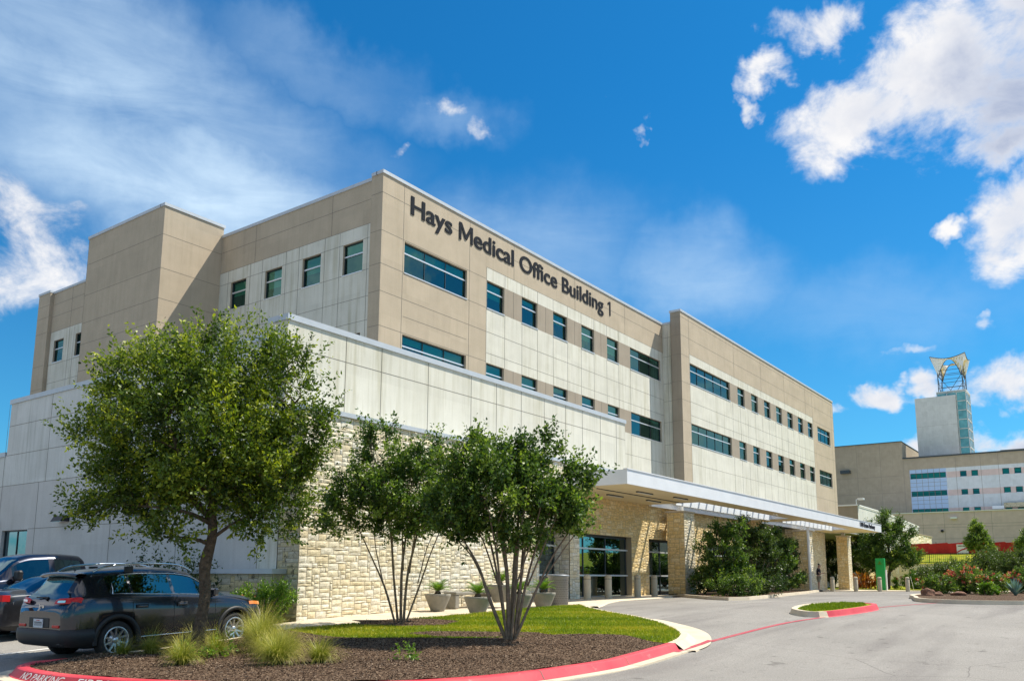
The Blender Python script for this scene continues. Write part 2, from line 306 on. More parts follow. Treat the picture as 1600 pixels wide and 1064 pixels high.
# ------------------------------------------------------------------ mesh helpers
class MB:
    def __init__(s): s.v = []; s.f = []; s.m = []; s.t = []; s.sm = []
    def face(s, pts, m=0, t=.5, sm=False):
        i = len(s.v); s.v += [tuple(p) for p in pts]; s.f.append(tuple(range(i, i+len(pts)))); s.m.append(m); s.t.append(t); s.sm.append(sm)
    def quads(s, V, F, m=0, t=.5, sm=False):
        i = len(s.v); s.v += [tuple(p) for p in V]
        for q in F: s.f.append(tuple(i+k for k in q)); s.m.append(m); s.t.append(t); s.sm.append(sm)
    def box(s, a, b, m=0, t=.5, M_=None):
        x0, y0, z0 = a; x1, y1, z1 = b
        x0, x1 = min(x0,x1), max(x0,x1); y0, y1 = min(y0,y1), max(y0,y1); z0, z1 = min(z0,z1), max(z0,z1)
        V = [(x0,y0,z0),(x1,y0,z0),(x1,y1,z0),(x0,y1,z0),(x0,y0,z1),(x1,y0,z1),(x1,y1,z1),(x0,y1,z1)]
        if M_ is not None: V = [tuple(M_ @ Vector(v)) for v in V]
        s.quads(V, [(0,3,2,1),(4,5,6,7),(0,1,5,4),(1,2,6,5),(2,3,7,6),(3,0,4,7)], m, t)
    def bbox(s, a, b, r=.02, m=0, t=.5):
        """box with chamfered edges"""
        bm = bmesh.new(); bmesh.ops.create_cube(bm, size=1)
        for v in bm.verts: v.co = Vector([a[i]+(v.co[i]+.5)*(b[i]-a[i]) for i in range(3)])
        bmesh.ops.bevel(bm, geom=bm.edges[:]+bm.verts[:], offset=r, segments=1, affect='EDGES')
        bm.verts.index_update(); s.quads([v.co[:] for v in bm.verts], [tuple(v.index for v in f.verts) for f in bm.faces], m, t); bm.free()
    def tube(s, pts, rad, n=8, m=0, t=.5, caps=True, sm=True):
        pts = [Vector(p) for p in pts]; rad = rad if hasattr(rad, '__len__') else [rad]*len(pts)
        V = []; prev = None
        for i, p in enumerate(pts):
            d = (pts[min(i+1, len(pts)-1)]-pts[max(i-1, 0)]).normalized()
            if prev is None: a = d.orthogonal().normalized()
            else:
                a = prev-d*prev.dot(d); a = a.normalized() if a.length > 1e-6 else d.orthogonal().normalized()
            prev = a; b = d.cross(a)
            for k in range(n):
                q = 2*math.pi*k/n; V.append(p+(a*math.cos(q)+b*math.sin(q))*rad[i])
        F = [(i*n+k, i*n+(k+1)%n, (i+1)*n+(k+1)%n, (i+1)*n+k) for i in range(len(pts)-1) for k in range(n)]
        s.quads(V, F, m, t, sm)
        if caps: s.face(V[:n][::-1], m, t); s.face(V[-n:], m, t)
    def lathe(s, prof, n=24, m=0, t=.5, M_=None, sm=True, caps=(False, False)):
        V = []
        for r, z in prof:
            for k in range(n):
                q = 2*math.pi*k/n; p = Vector((r*math.cos(q), r*math.sin(q), z)); V.append(M_ @ p if M_ is not None else p)
        F = [(i*n+k, i*n+(k+1)%n, (i+1)*n+(k+1)%n, (i+1)*n+k) for i in range(len(prof)-1) for k in range(n)]
        s.quads(V, F, m, t, sm)
        if caps[0]: s.face(V[:n][::-1], m, t)
        if caps[1]: s.face(V[-n:], m, t)
def new_obj(name, me, parent=None, world=False):
    o = bpy.data.objects.new(name, me); C.objects.link(o)
    if parent is not None:
        o.parent = parent
        if world:
            P = parent; Mx = Matrix.Identity(4)
            while P is not None:
                Mx = Matrix.Translation(P.location) @ P.rotation_euler.to_matrix().to_4x4() @ Mx; P = P.parent
            # parents above level one carry identity transforms
            me.transform(Mx.inverted())
    return o
def obj(name, mb, mats, parent=None, world=False, kind=None, smooth=None):
    me = bpy.data.meshes.new(name); me.from_pydata(mb.v, [], mb.f)
    mats = mats if isinstance(mats, (list, tuple)) else [mats]
    for k in mats: me.materials.append(M[k])
    me.polygons.foreach_set('material_index', mb.m)
    me.polygons.foreach_set('use_smooth', mb.sm if smooth is None else [smooth]*len(mb.f))
    a = me.attributes.new('tint', 'FLOAT', 'FACE'); a.data.foreach_set('value', mb.t)
    me.update(); o = new_obj(name, me, parent, world)
    if kind: o['kind'] = kind
    return o
def thing(name, label, cat, loc=(0,0,0), rz=0., group=None):
    o = bpy.data.objects.new(name, None); C.objects.link(o); o.empty_display_size = .3
    o.location = loc; o.rotation_euler = (0, 0, rz); return tag(o, label, cat, group)
def tag(o, label, cat, group=None):
    o['label'] = label; o['category'] = cat
    if group: o['group'] = group
    return o
def dup(root, loc, rz=0., label=None, sc=None):
    r = root.copy(); C.objects.link(r); r.location = loc; r.rotation_euler = (0, 0, rz)
    if label: r['label'] = label
    if sc: r.scale = (sc,)*3
    def rec(src, dst):
        for ch in list(src.children):
            if ch.name in done: continue
            c = ch.copy(); C.objects.link(c); c.parent = dst; done.add(c.name); rec(ch, c)
    done = set(); rec(root, r); return r
def text_mesh(body, size, extrude=.02, offset=0., xs=1., align='LEFT', spacing=1., width=None, height=None):
    cu = bpy.data.curves.new('t', 'FONT'); cu.body = body; cu.size = size; cu.extrude = extrude; cu.offset = offset; cu.align_x = align; cu.space_character = spacing
    o = bpy.data.objects.new('t', cu); C.objects.link(o)
    bpy.context.view_layer.update()
    me = bpy.data.meshes.new_from_object(o.evaluated_get(bpy.context.evaluated_depsgraph_get())); bpy.data.objects.remove(o)
    xs_ = [v.co.x for v in me.vertices]; w = max(xs_)-min(xs_)
    k = (width/w) if width else xs
    x0 = min(xs_)
    for v in me.vertices: v.co.x = (v.co.x-(x0 if align == 'LEFT' else 0))*k
    return me
def put_text(me, name, origin, u, n, matk, parent=None, world=True):
    """text mesh in plane with x->u, y->+z, thickness along n"""
    u = Vector(u).normalized(); n = Vector(n).normalized(); w = n.cross(u); 
    Mx = Matrix(((u.x, w.x, n.x, origin[0]), (u.y, w.y, n.y, origin[1]), (u.z, w.z, n.z, origin[2]), (0,0,0,1)))
    me.transform(Mx); me.materials.clear(); me.materials.append(M[matk])
    return new_obj(name, me, parent, world)
def split_letters(me, bold=(0,)):
    bm = bmesh.new(); bm.from_mesh(me); bmesh.ops.remove_doubles(bm, verts=bm.verts[:], dist=1e-5); seen = set(); isl = []
    for v in bm.verts:
        if v in seen: continue
        st = [v]; seen.add(v); cur = []
        while st:
            q = st.pop(); cur.append(q)
            for e in q.link_edges:
                o = e.other_vert(q)
                if o not in seen: seen.add(o); st.append(o)
        isl.append(cur)
    isl = sorted(([min(q.co.x for q in c), max(q.co.x for q in c), c] for c in isl), key=lambda a: a[0]); grp = []
    for a, b, c in isl:
        if grp and a < grp[-1][1]-.5*(b-a): grp[-1][1] = max(grp[-1][1], b); grp[-1][2] += c
        else: grp.append([a, b, list(c)])
    out = []
    for a, b, c in grp:
        idx = {v: i for i, v in enumerate(c)}; fs = {f for v in c for f in v.link_faces}
        m2 = bpy.data.meshes.new('letter'); V = []; F = []
        for k, dx in enumerate(bold): b0 = len(V); V += [(v.co.x+dx, v.co.y, v.co.z+.002*k) for v in c]; F += [tuple(b0+idx[v] for v in f.verts) for f in fs]
        m2.from_pydata(V, [], F); out.append(m2)
    bm.free(); return out
# ------------------------------------------------------------------ ground level
GS = [0, 15.5, 18, 23, 28, 32, 36, 2000]; GZ = [-1.62, -1.62, -1.48, -1.18, -1.0, -.92, -.9, -.9]
def G(x, y): return float(np.interp(.808*x+.59*y, GS, GZ))
def drape(name, poly, off, matk, cell=1.0, kind='structure', zf=None, label=None):
    bm = bmesh.new(); bm.faces.new([bm.verts.new((x, y, 0)) for x, y in poly])
    xs = [p[0] for p in poly]; ys = [p[1] for p in poly]
    for ax, lo, hi in ((0, min(xs), max(xs)), (1, min(ys), max(ys))):
        k = math.floor(lo/cell)*cell+cell
        while k < hi:
            co = [0, 0, 0]; no = [0, 0, 0]; co[ax] = k; no[ax] = 1
            bmesh.ops.bisect_plane(bm, geom=bm.verts[:]+bm.edges[:]+bm.faces[:], plane_co=co, plane_no=no, dist=1e-5); k += cell
    bmesh.ops.triangulate(bm, faces=bm.faces[:])
    for v in bm.verts: v.co.z = (zf(v.co.x, v.co.y) if zf else G(v.co.x, v.co.y))+off
    for f in bm.faces:
        f.smooth = True
        if f.normal.z < 0: f.normal_flip()
    bm.normal_update()
    for f in bm.faces:
        if f.normal.z < 0: f.normal_flip()
    me = bpy.data.meshes.new(name); bm.to_mesh(me); bm.free(); me.materials.append(M[matk])
    o = new_obj(name, me); o['kind'] = kind; return o
def cr(pts, n=6, closed=False):
    """Catmull-Rom resample of 2-D/3-D points"""
    P_ = [np.array(p, float) for p in pts]; out = []; L = len(P_)
    for i in range(L if closed else L-1):
        p0, p1, p2, p3 = (P_[(i-1) % L] if closed or i > 0 else P_[0]), P_[i], P_[(i+1) % L], (P_[(i+2) % L] if closed or i+2 < L else P_[-1])
        for k in range(n):
            t = k/n; out.append(tuple(.5*((2*p1)+(-p0+p2)*t+(2*p0-5*p1+4*p2-p3)*t*t+(-p0+3*p1-3*p2+p3)*t**3)))
    if not closed: out.append(tuple(P_[-1]))
    return out
def sweep_kerb(name, line, prof, mats, mi=None, closed=False, zf=None):
    """prof: (offset outwards, height above road); line runs with the island on its left"""
    mb = MB(); n = len(line); rows = []
    for i, p in enumerate(line):
        a = line[(i-1) % n] if closed or i > 0 else line[i]; b = line[(i+1) % n] if closed or i < n-1 else line[i]
        d = Vector((b[0]-a[0], b[1]-a[1], 0)).normalized(); nr = Vector((d.y, -d.x, 0))
        rows.append([(p[0]+nr.x*o, p[1]+nr.y*o, (zf or G)(p[0], p[1])+h) for o, h in prof])
    V = [q for r in rows for q in r]; k = len(prof)
    for i in range(n if closed else n-1):
        j = (i+1) % n
        for c in range(k-1):
            mb.quads([rows[i][c], rows[i][c+1], rows[j][c+1], rows[j][c]], [(0,1,2,3)], 0 if mi is None else mi(i, c), .5, False)
    return obj(name, mb, mats, kind='structure')
# ------------------------------------------------------------------ ground, road, pavements
def build_ground():
    # asphalt: one sheet to the horizon
    xs = sorted(set([-1500,-600,-250,-100,-50,-25]+[i*1.0 for i in range(-12, 70)]+[75,80,90,100,120,150,200,300,500,900,1600,3000])); ys = sorted(set([-1500,-600,-250,-100,-60,-30]+[i*1.0 for i in range(-12, 40)]+[45,60,80,120,200,400,900,1600,3000]))
    mb = MB(); V = [(x, y, G(x, y)) for x in xs for y in ys]; ny = len(ys)
    mb.quads(V, [(i*ny+j, (i+1)*ny+j, (i+1)*ny+j+1, i*ny+j+1) for i in range(len(xs)-1) for j in range(ny-1)], 0, .5, True)
    obj('ground', mb, 'asphalt', kind='structure')
    inner = cr([(7.0,15.0),(6.60,14.5),(6.42,13.7),(6.47,12.5),(6.9,11.1),(7.7,9.6),(8.9,8.45),(10.4,7.85),(12.4,7.69),(13.9,7.72),(15.1,7.75),(16.2,7.80)], 5)
    rest = cr([(16.2,7.80),(17.1,7.98),(17.85,8.29),(18.56,8.8),(19.5,9.65),(20.2,10.6),(21.1,12.0),(22.2,13.35),(23.1,14.13)], 4)
    back = [(21.94,14.41),(20.4,14.60),(17.94,14.55),(15.89,15.07),(14.71,15.29),(13.06,15.72),(12.3,15.4),(9.5,15.13),(7.6,15.08)]
    isl = inner[:-1]+rest[:-1]+[(23.1,14.13)]+back
    # mulch / lawn boundary
    line = cr([(12.3,15.4),(12.25,14.2),(12.4,12.9),(13.2,11.7),(14.5,10.5),(15.6,9.7),(16.3,8.9),(16.25,8.3),(16.2,7.80)], 4)
    def zm(x, y):
        d = min(math.hypot(x-a, y-b) for a, b in inner[::3]+[(9,15.1),(11,15.2)]); return G(x, y)+.10*min(1, d/1.2)+.02*math.sin(x*2.1+y)*math.sin(y*1.7)
    global mulch_z, lawn_z, mulch_poly, lawn_poly, red_line_pts
    mulch_poly = inner[:-1]+line[::-1][:-1]+[(12.3,15.4),(9.5,15.13),(7.6,15.08)]
    lawn_poly = rest[:-1]+[(23.1,14.13)]+back[:6]+[(12.3,15.4)]+line[1:-1]
    mulch_z = lambda x, y: zm(x, y)+.13; lawn_z = lambda x, y: G(x, y)+.145
    drape('mulch_bed', mulch_poly, .13, 'mulch', .4, zf=zm)
    drape('lawn', lawn_poly, .145, 'lawn', .6)
    # kerb: red part
    prof = [(-.06,.11),(-.0,.155),(.13,.155),(.17,.14),(.24,.03),(.27,.022),(.47,.018),(.475,-.03)]
    kl = [(7.6,15.08)]+inner
    sweep_kerb('painted_kerb', kl, prof, ['concrete', 'red_kerb'], lambda i, c: 1 if c < 5 else 0)
    mb = MB()     # kerb joints about every 2.5 m
    for i in range(6, len(kl)-2, 8):
        a, b = kl[i-1], kl[i+1]; d = Vector((b[0]-a[0], b[1]-a[1], 0)).normalized(); nr = Vector((d.y, -d.x, 0)); x, y = kl[i]
        V = [(x+nr.x*(o+.002)+d.x*q, y+nr.y*(o+.002)+d.y*q, G(x, y)+h+.004) for o, h in prof[:-1] for q in (-.007, .007)]; mb.quads(V, [(2*k, 2*k+1, 2*k+3, 2*k+2) for k in range(len(prof)-2)])
    obj('kerb_joints', mb, 'joint', kind='structure')
    prof2 = [(-.06,.11),(-.0,.155),(.16,.155),(.34,.022),(.58,.018),(.59,-.03)]
    sweep_kerb('plain_kerb', rest, prof2, 'concrete')
    sweep_kerb('back_kerb', [(12.3,15.4),(9.5,15.13),(7.6,15.08)], [(-.06,.11),(0,.155),(.14,.155),(.18,.0)], 'concrete')
    # apron where the kerb flattens into the drive
    ap = [(15.8,7.55),(16.3,7.28),(17.2,7.34),(18.15,7.66),(19.1,8.15),(19.85,8.75),(20.55,9.6),(21.2,10.6),(20.6,10.5),(19.8,9.6),(18.7,8.6),(17.4,7.9),(16.4,7.72)]
    drape('apron', cr(ap, 4, True), .026, 'concrete', 1.)
    # pavement in front of the entrance
    sw = [(12.8,17.6),(12.8,15.9),(13.06,15.75),(14.71,15.32),(15.89,15.10),(17.94,14.58),(20.4,14.63),(21.94,14.44),(23.1,14.16),(24.0,14.2),(24.9,14.55),(26.38,15.2),(28.2,15.75),(31,16.1),(34.6,16.55),(37.2,16.6),(37.2,18.5),(28.6,18.5),(28.6,17.5),(14.5,17.5)]
    drape('pavement', sw, .05, 'concrete', 1.)
    mb = MB()
    for x in (15.2, 17.0, 18.8, 20.6, 22.4, 24.2, 26.0):
        for a in range(8):
            y0 = 14.75+a*.34; y1 = y0+.34
            mb.quads([(x,y0,G(x,y0)+.0545),(x+.018,y0,G(x,y0)+.0545),(x+.018,y1,G(x,y1)+.0545),(x,y1,G(x,y1)+.0545)], [(0,1,2,3)])
    obj('pavement_joints', mb, 'joint', kind='structure')
    far = [(56,16.4),(60,15.6),(61.5,14.4),(63.0,12.0),(64.6,10.4),(64.6,9.8),(67,9.8),(67,22),(56,22)]
    drape('entrance_pavement', far, .03, 'concrete', 2.)
    sweep_kerb('pavement_kerb', [(24.0,14.2),(24.9,14.55),(26.38,15.2),(28.2,15.75),(31,16.1),(34.6,16.55)], [(0,.055),(.16,.05),(.2,.006)], 'concrete')
    # planting bed by the canopy pillars
    bed = [(36.0,16.62),(33.0,13.9),(32.4,12.9),(33.5,12.6),(36,12.9),(49.2,15.0),(56.4,16.4),(56.4,18.2),(37.2,18.3),(37.2,16.7)]
    drape('bed_soil', bed, .10, 'mulch', 1.)
    sweep_kerb('bed_kerb', [(36.0,16.62),(33.0,13.9),(32.4,12.9),(33.5,12.6),(36,12.9),(49.2,15.0),(56.4,16.4)], [(-.05,.09),(0,.13),(.14,.13),(.16,-.02)], 'concrete')
    # small kerbed island with grass
    si = cr([(25.6,8.0),(25.1,7.35),(26.6,7.0),(29.0,6.78),(30.1,7.1),(30.2,8.0),(28.3,8.45),(26.6,8.35)], 4, True)
    drape('island_lawn', si, .14, 'lawn', .8)
    n_ = len(si)
    sweep_kerb('island_kerb', si, [(-.05,.12),(0,.16),(.14,.16),(.19,.02),(.22,-.02)], ['concrete','red_kerb'], lambda i, c: 1 if 5 <= i <= 16 else 0, True)
    # right-hand island
    rb = cr([(39.6,7.3),(37.0,6.75),(35.6,6.0),(35.3,4.9),(35.8,3.6),(37.4,1.6),(41,-3),(50,-8),(66,-9),(70,4.5),(60.8,6.0),(50.9,8.0),(44,8.2)], 4, True)
    drape('island_bed', rb, .13, 'mulch', 2.)
    sweep_kerb('right_island_kerb', rb, [(-.05,.10),(0,.15),(.15,.15),(.18,-.02)], 'concrete', None, True)
    # mulch strip along the left wall
    drape('wall_bed', [(12.95,17.6),(14.5,17.5),(14.5,50),(12.95,50)], .10, 'mulch', 2.)
    sweep_kerb('parking_kerb', [(12.8,50),(12.8,17.4),(12.8,15.9)], [(-.1,.12),(0,.15),(.12,.15),(.15,-.02)], 'concrete')
    # painted lines (each a thin sheet 4 mm above the asphalt)
    def strip(name, pts, w, m, off=.006):
        mb = MB(); pp = cr(pts, 8) if len(pts) > 2 else [tuple(np.array(pts[0])*(1-k/12)+np.array(pts[1])*k/12) for k in range(13)]
        for a, b in zip(pp[:-1], pp[1:]):
            d = Vector((b[0]-a[0], b[1]-a[1])).normalized(); nx, ny_ = -d.y*w/2, d.x*w/2
            q = [(a[0]-nx,a[1]-ny_),(b[0]-nx,b[1]-ny_),(b[0]+nx,b[1]+ny_),(a[0]+nx,a[1]+ny_)]
            mb.quads([(x,y,G(x,y)+off) for x,y in q], [(0,1,2,3)])
        obj(name, mb, m, kind='structure')
    strip('red_fire_lane_line', [(18.0,7.62),(22,7.5),(25.3,7.15)], .13, 'red_line')
    strip('red_line_to_island', [(15.9,7.48),(17.1,7.53),(18.0,7.62)], .13, 'red_line', .034)
    strip('far_red_line', [(30.4,6.9),(36,5.6),(43,2.0)], .12, 'red_line')
    for k, y in enumerate((15.15, 17.95, 20.75, 23.55, 26.35)):
        strip('parking_line', [(6.9,y-.25),(12.4,y+.5)], .11, 'worn_white')
    strip('left_red_line', [(6.25,15.1),(4.5,17.2),(3.2,19.5)], .45, 'red_line')
    # lawn strips and bank at the right-hand end
    drape('verge', [(64.8,9.9),(100,1),(104,1),(104,24),(99.6,24),(67.2,22),(67.2,10)], .04, 'lawn', 4.)
    def hz(x, y): return -.9+np.interp(x, [104, 104.5, 112, 118, 3000], [2.45, 2.55, 4.0, 5.0, 6.0])
    drape('bank_lawn', [(104.2,-250),(900,-250),(900,60),(140,60),(140,24.2),(104.2,24.2)], 0, 'lawn', 12., zf=hz)
build_ground()

# ------------------------------------------------------------------ facade helpers
class Wall:
    """a vertical wall plane: origin o, u horizontal unit, n outward normal, z absolute"""
    def __init__(s, o, u, n): s.o = Vector(o); s.u = Vector(u); s.n = Vector(n)
    def p(s, a, z, d=0.): q = s.o+s.u*a+s.n*d; return (q.x, q.y, z)
    def build(s, name, u0, u1, z0, z1, base, rects=(), holes=(), joints=(), depth=.22, parent=None, reveal=None, jw=.017, mats=None, jm='joint'):
        mats = mats or [base]; mats = list(mats)
        def mi(k):
            if k not in mats: mats.append(k)
            return mats.index(k)
        mb = MB(); us = sorted({u0, u1, *[v for r in rects for v in r[:2] if u0 < v < u1], *[v for h in holes for v in h[:2] if u0 < v < u1]})
        zs = sorted({z0, z1, *[v for r in rects for v in r[2:4] if z0 < v < z1], *[v for h in holes for v in h[2:4] if z0 < v < z1]})
        for a, b in zip(us[:-1], us[1:]):
            for c, d in zip(zs[:-1], zs[1:]):
                cu, cz = (a+b)/2, (c+d)/2
                if any(h[0] < cu < h[1] and h[2] < cz < h[3] for h in holes): continue
                k = base
                for r in rects:
                    if r[0] < cu < r[1] and r[2] < cz < r[3]: k = r[4]
                s.q(mb, a, b, c, d, 0, mi(k))
        rv = mi(reveal or base)
        for h in holes:
            a, b, c, d = h[:4]
            for (p, q) in (((a,c),(b,c)), ((b,c),(b,d)), ((b,d),(a,d)), ((a,d),(a,c))):
                mb.face([s.p(p[0],p[1],0), s.p(p[0],p[1],-depth), s.p(q[0],q[1],-depth), s.p(q[0],q[1],0)], rv)
        J = mi(jm)
        for (a, b, c, d) in joints:      # (u0,u1,z0,z1): horizontal if z0==z1 else vertical
            if c == d: s.bar(mb, a, b, c-jw/2, c+jw/2, .004, J)
            else: s.bar(mb, a-jw/2, a+jw/2, c, d, .006, J)
        return obj(name, mb, mats, parent, True)
    def q(s, mb, a, b, c, d, off, m):
        P_ = [s.p(a,c,off), s.p(b,c,off), s.p(b,d,off), s.p(a,d,off)]
        if s.u.cross(Vector((0,0,1))).dot(s.n) < 0: P_ = P_[::-1]
        mb.face(P_, m)
    def bar(s, mb, a, b, c, d, proud, m, back=0.):
        x0 = s.p(a,c,back); x1 = s.p(b,d,proud); mb.box(x0, x1, m)
    def window(s, parent, u0, u1, z0, z1, nv=1, transom=.64, back=.14, blind=None, glass='glass', rnd=random, fw=.05, hmat='alu', detail=True, depth=.55):
        """window > pane, blind; frame and mullions in the window mesh with a shallow dark room behind"""
        mb = MB(); f = fw
        for (a,b,c,d,m) in ((u0,u1,z1-f,z1,1),(u0,u1,z0,z0+f*1.2,0),(u0,u0+f*.7,z0,z1,1),(u1-f*.7,u1,z0,z1,1)):
            s.bar(mb, a, b, c, d, -back+.03, m, -back-.04)
        if transom: zt = z0+(z1-z0)*transom; s.bar(mb, u0, u1, zt-f*.6, zt+f*.6, -back+.035, 0, -back-.03)
        for k in range(1, nv):
            x = u0+(u1-u0)*k/nv; s.bar(mb, x-f*.35, x+f*.35, z0, z1, -back+.02, 1, -back-.03)
        s.bar(mb, u0-.01, u1+.01, z0-.03, z0+.012, .03, 0, -back)      # sill
        a, b, c, d = u0, u1, z0, z1; D = -back-depth; B = -back-.05
        for q in ([s.p(a,c,D),s.p(b,c,D),s.p(b,d,D),s.p(a,d,D)], [s.p(a,c,B),s.p(b,c,B),s.p(b,c,D),s.p(a,c,D)], [s.p(a,d,B),s.p(b,d,B),s.p(b,d,D),s.p(a,d,D)], [s.p(a,c,B),s.p(a,d,B),s.p(a,d,D),s.p(a,c,D)], [s.p(b,c,B),s.p(b,d,B),s.p(b,d,D),s.p(b,c,D)]): mb.face(q, 2)
        w = obj('window', mb, [hmat, 'dark_frame', 'inside'], parent, True)
        g = MB(); jt_ = [rnd.uniform(-.012, .012) for _ in range(4)]; g.face([s.p(u0+.02, z0+.02, -back-.01+jt_[0]), s.p(u1-.02, z0+.02, -back-.01+jt_[1]), s.p(u1-.02, z1-.02, -back-.01+jt_[1]+jt_[2]), s.p(u0+.02, z1-.02, -back-.01+jt_[0]+jt_[2])]); obj('pane', g, glass, w, True)
        if blind is None: blind = rnd.uniform(.15, .75)
        if blind > 0:
            bl = MB()
            for k in range(nv):
                x0 = u0+(u1-u0)*k/nv+.02; x1 = u0+(u1-u0)*(k+1)/nv-.02; bb = blind*(rnd.uniform(.5, 1.1) if nv > 1 else 1)
                s.q(bl, x0, x1, z1-(z1-z0)*min(.97, bb), z1-.01, -back-.10, 0)
            obj('blind', bl, 'blind', w, True)
        return w
def coping(name, boxes, parent, m='coping'):
    mb = MB()
    for a, b in boxes: mb.box(a, b)
    return obj(name, mb, m, parent, True)
def ashlar(mb, W, u0, u1, z0, z1, rnd, holes=(), uw=.092, uh=.060, rough=.010, mortar=.007, m=0, mm=1):
    nu = max(1, round((u1-u0)/uw)); nz = max(1, round((z1-z0)/uh)); du = (u1-u0)/nu; dz = (z1-z0)/nz
    occ = np.zeros((nu, nz), bool)
    for i in range(nu):
        for j in range(nz):
            cu, cz = u0+(i+.5)*du, z0+(j+.5)*dz
            if any(h[0] < cu < h[1] and h[2] < cz < h[3] for h in holes): occ[i, j] = True
            else: pass
    hole = occ.copy()
    for j in range(nz):
        for i in range(nu):
            if occ[i, j]: continue
            h = rnd.choice((1, 2, 2, 3, 3)); w = rnd.choice((2, 3, 3, 4, 5, 6)) if h < 3 else rnd.choice((3, 3, 4, 5))
            w = min(w, nu-i); h = min(h, nz-j)
            while w > 1 and occ[i:i+w, j].any(): w -= 1
            while h > 1 and occ[i:i+w, j:j+h].any(): h -= 1
            occ[i:i+w, j:j+h] = True
            a, b, c, d = u0+i*du+mortar, u0+(i+w)*du-mortar, z0+j*dz+mortar, z0+(j+h)*dz-mortar
            t = rnd.random(); n_u, n_z = 3, 3; pr = rnd.uniform(.012, .012+rough); V = []
            for q in range(n_u+1):
                for r in range(n_z+1):
                    e = (q in (0, n_u)) or (r in (0, n_z))
                    V.append(W.p(a+(b-a)*q/n_u+(0 if q in (0, n_u) else rnd.uniform(-.012,.012)), c+(d-c)*r/n_z+(0 if r in (0,n_z) else rnd.uniform(-.008,.008)), pr*.25 if e else pr+rnd.uniform(-.4, .6)*rough))
            F = [(q*(n_z+1)+r, (q+1)*(n_z+1)+r, (q+1)*(n_z+1)+r+1, q*(n_z+1)+r+1) for q in range(n_u) for r in range(n_z)]
            if W.u.cross(Vector((0,0,1))).dot(W.n) < 0: F = [f[::-1] for f in F]
            mb.quads(V, F, m, t)
    for i in range(nu):       # mortar plane, split around the holes column by column
        j = 0
        while j < nz:
            if hole[i, j]: j += 1; continue
            k = j
            while k < nz and not hole[i, k]: k += 1
            W.q(mb, u0+i*du, u0+(i+1)*du, z0+j*dz, z0+k*dz, 0., mm); j = k
def stone_box(name, x0, x1, y0, y1, z0, z1, seed, parent, mats=('stone', 'mortar'), faces='LRBE', world=True, side=None):
    """a rectangular pier clad in stone on the asked faces: R = -Y, L = -X, E = +X, B = +Y"""
    rnd = random.Random(seed); mb = MB(); ms = list(mats)
    if side and side not in ms: ms.append(side)
    si = ms.index(side) if side else 0
    if 'R' in faces: ashlar(mb, Wall((0,y0,0),(1,0,0),(0,-1,0)), x0, x1, z0, z1, rnd)
    if 'L' in faces: ashlar(mb, Wall((x0,0,0),(0,1,0),(-1,0,0)), y0, y1, z0, z1, rnd, m=si)
    if 'E' in faces: ashlar(mb, Wall((x1,0,0),(0,1,0),(1,0,0)), y0, y1, z0, z1, rnd)
    if 'B' in faces: ashlar(mb, Wall((0,y1,0),(1,0,0),(0,1,0)), x0, x1, z0, z1, rnd)
    mb.face([(x0,y0,z1),(x1,y0,z1),(x1,y1,z1),(x0,y1,z1)], 1)
    return obj(name, mb, ms, parent, world)
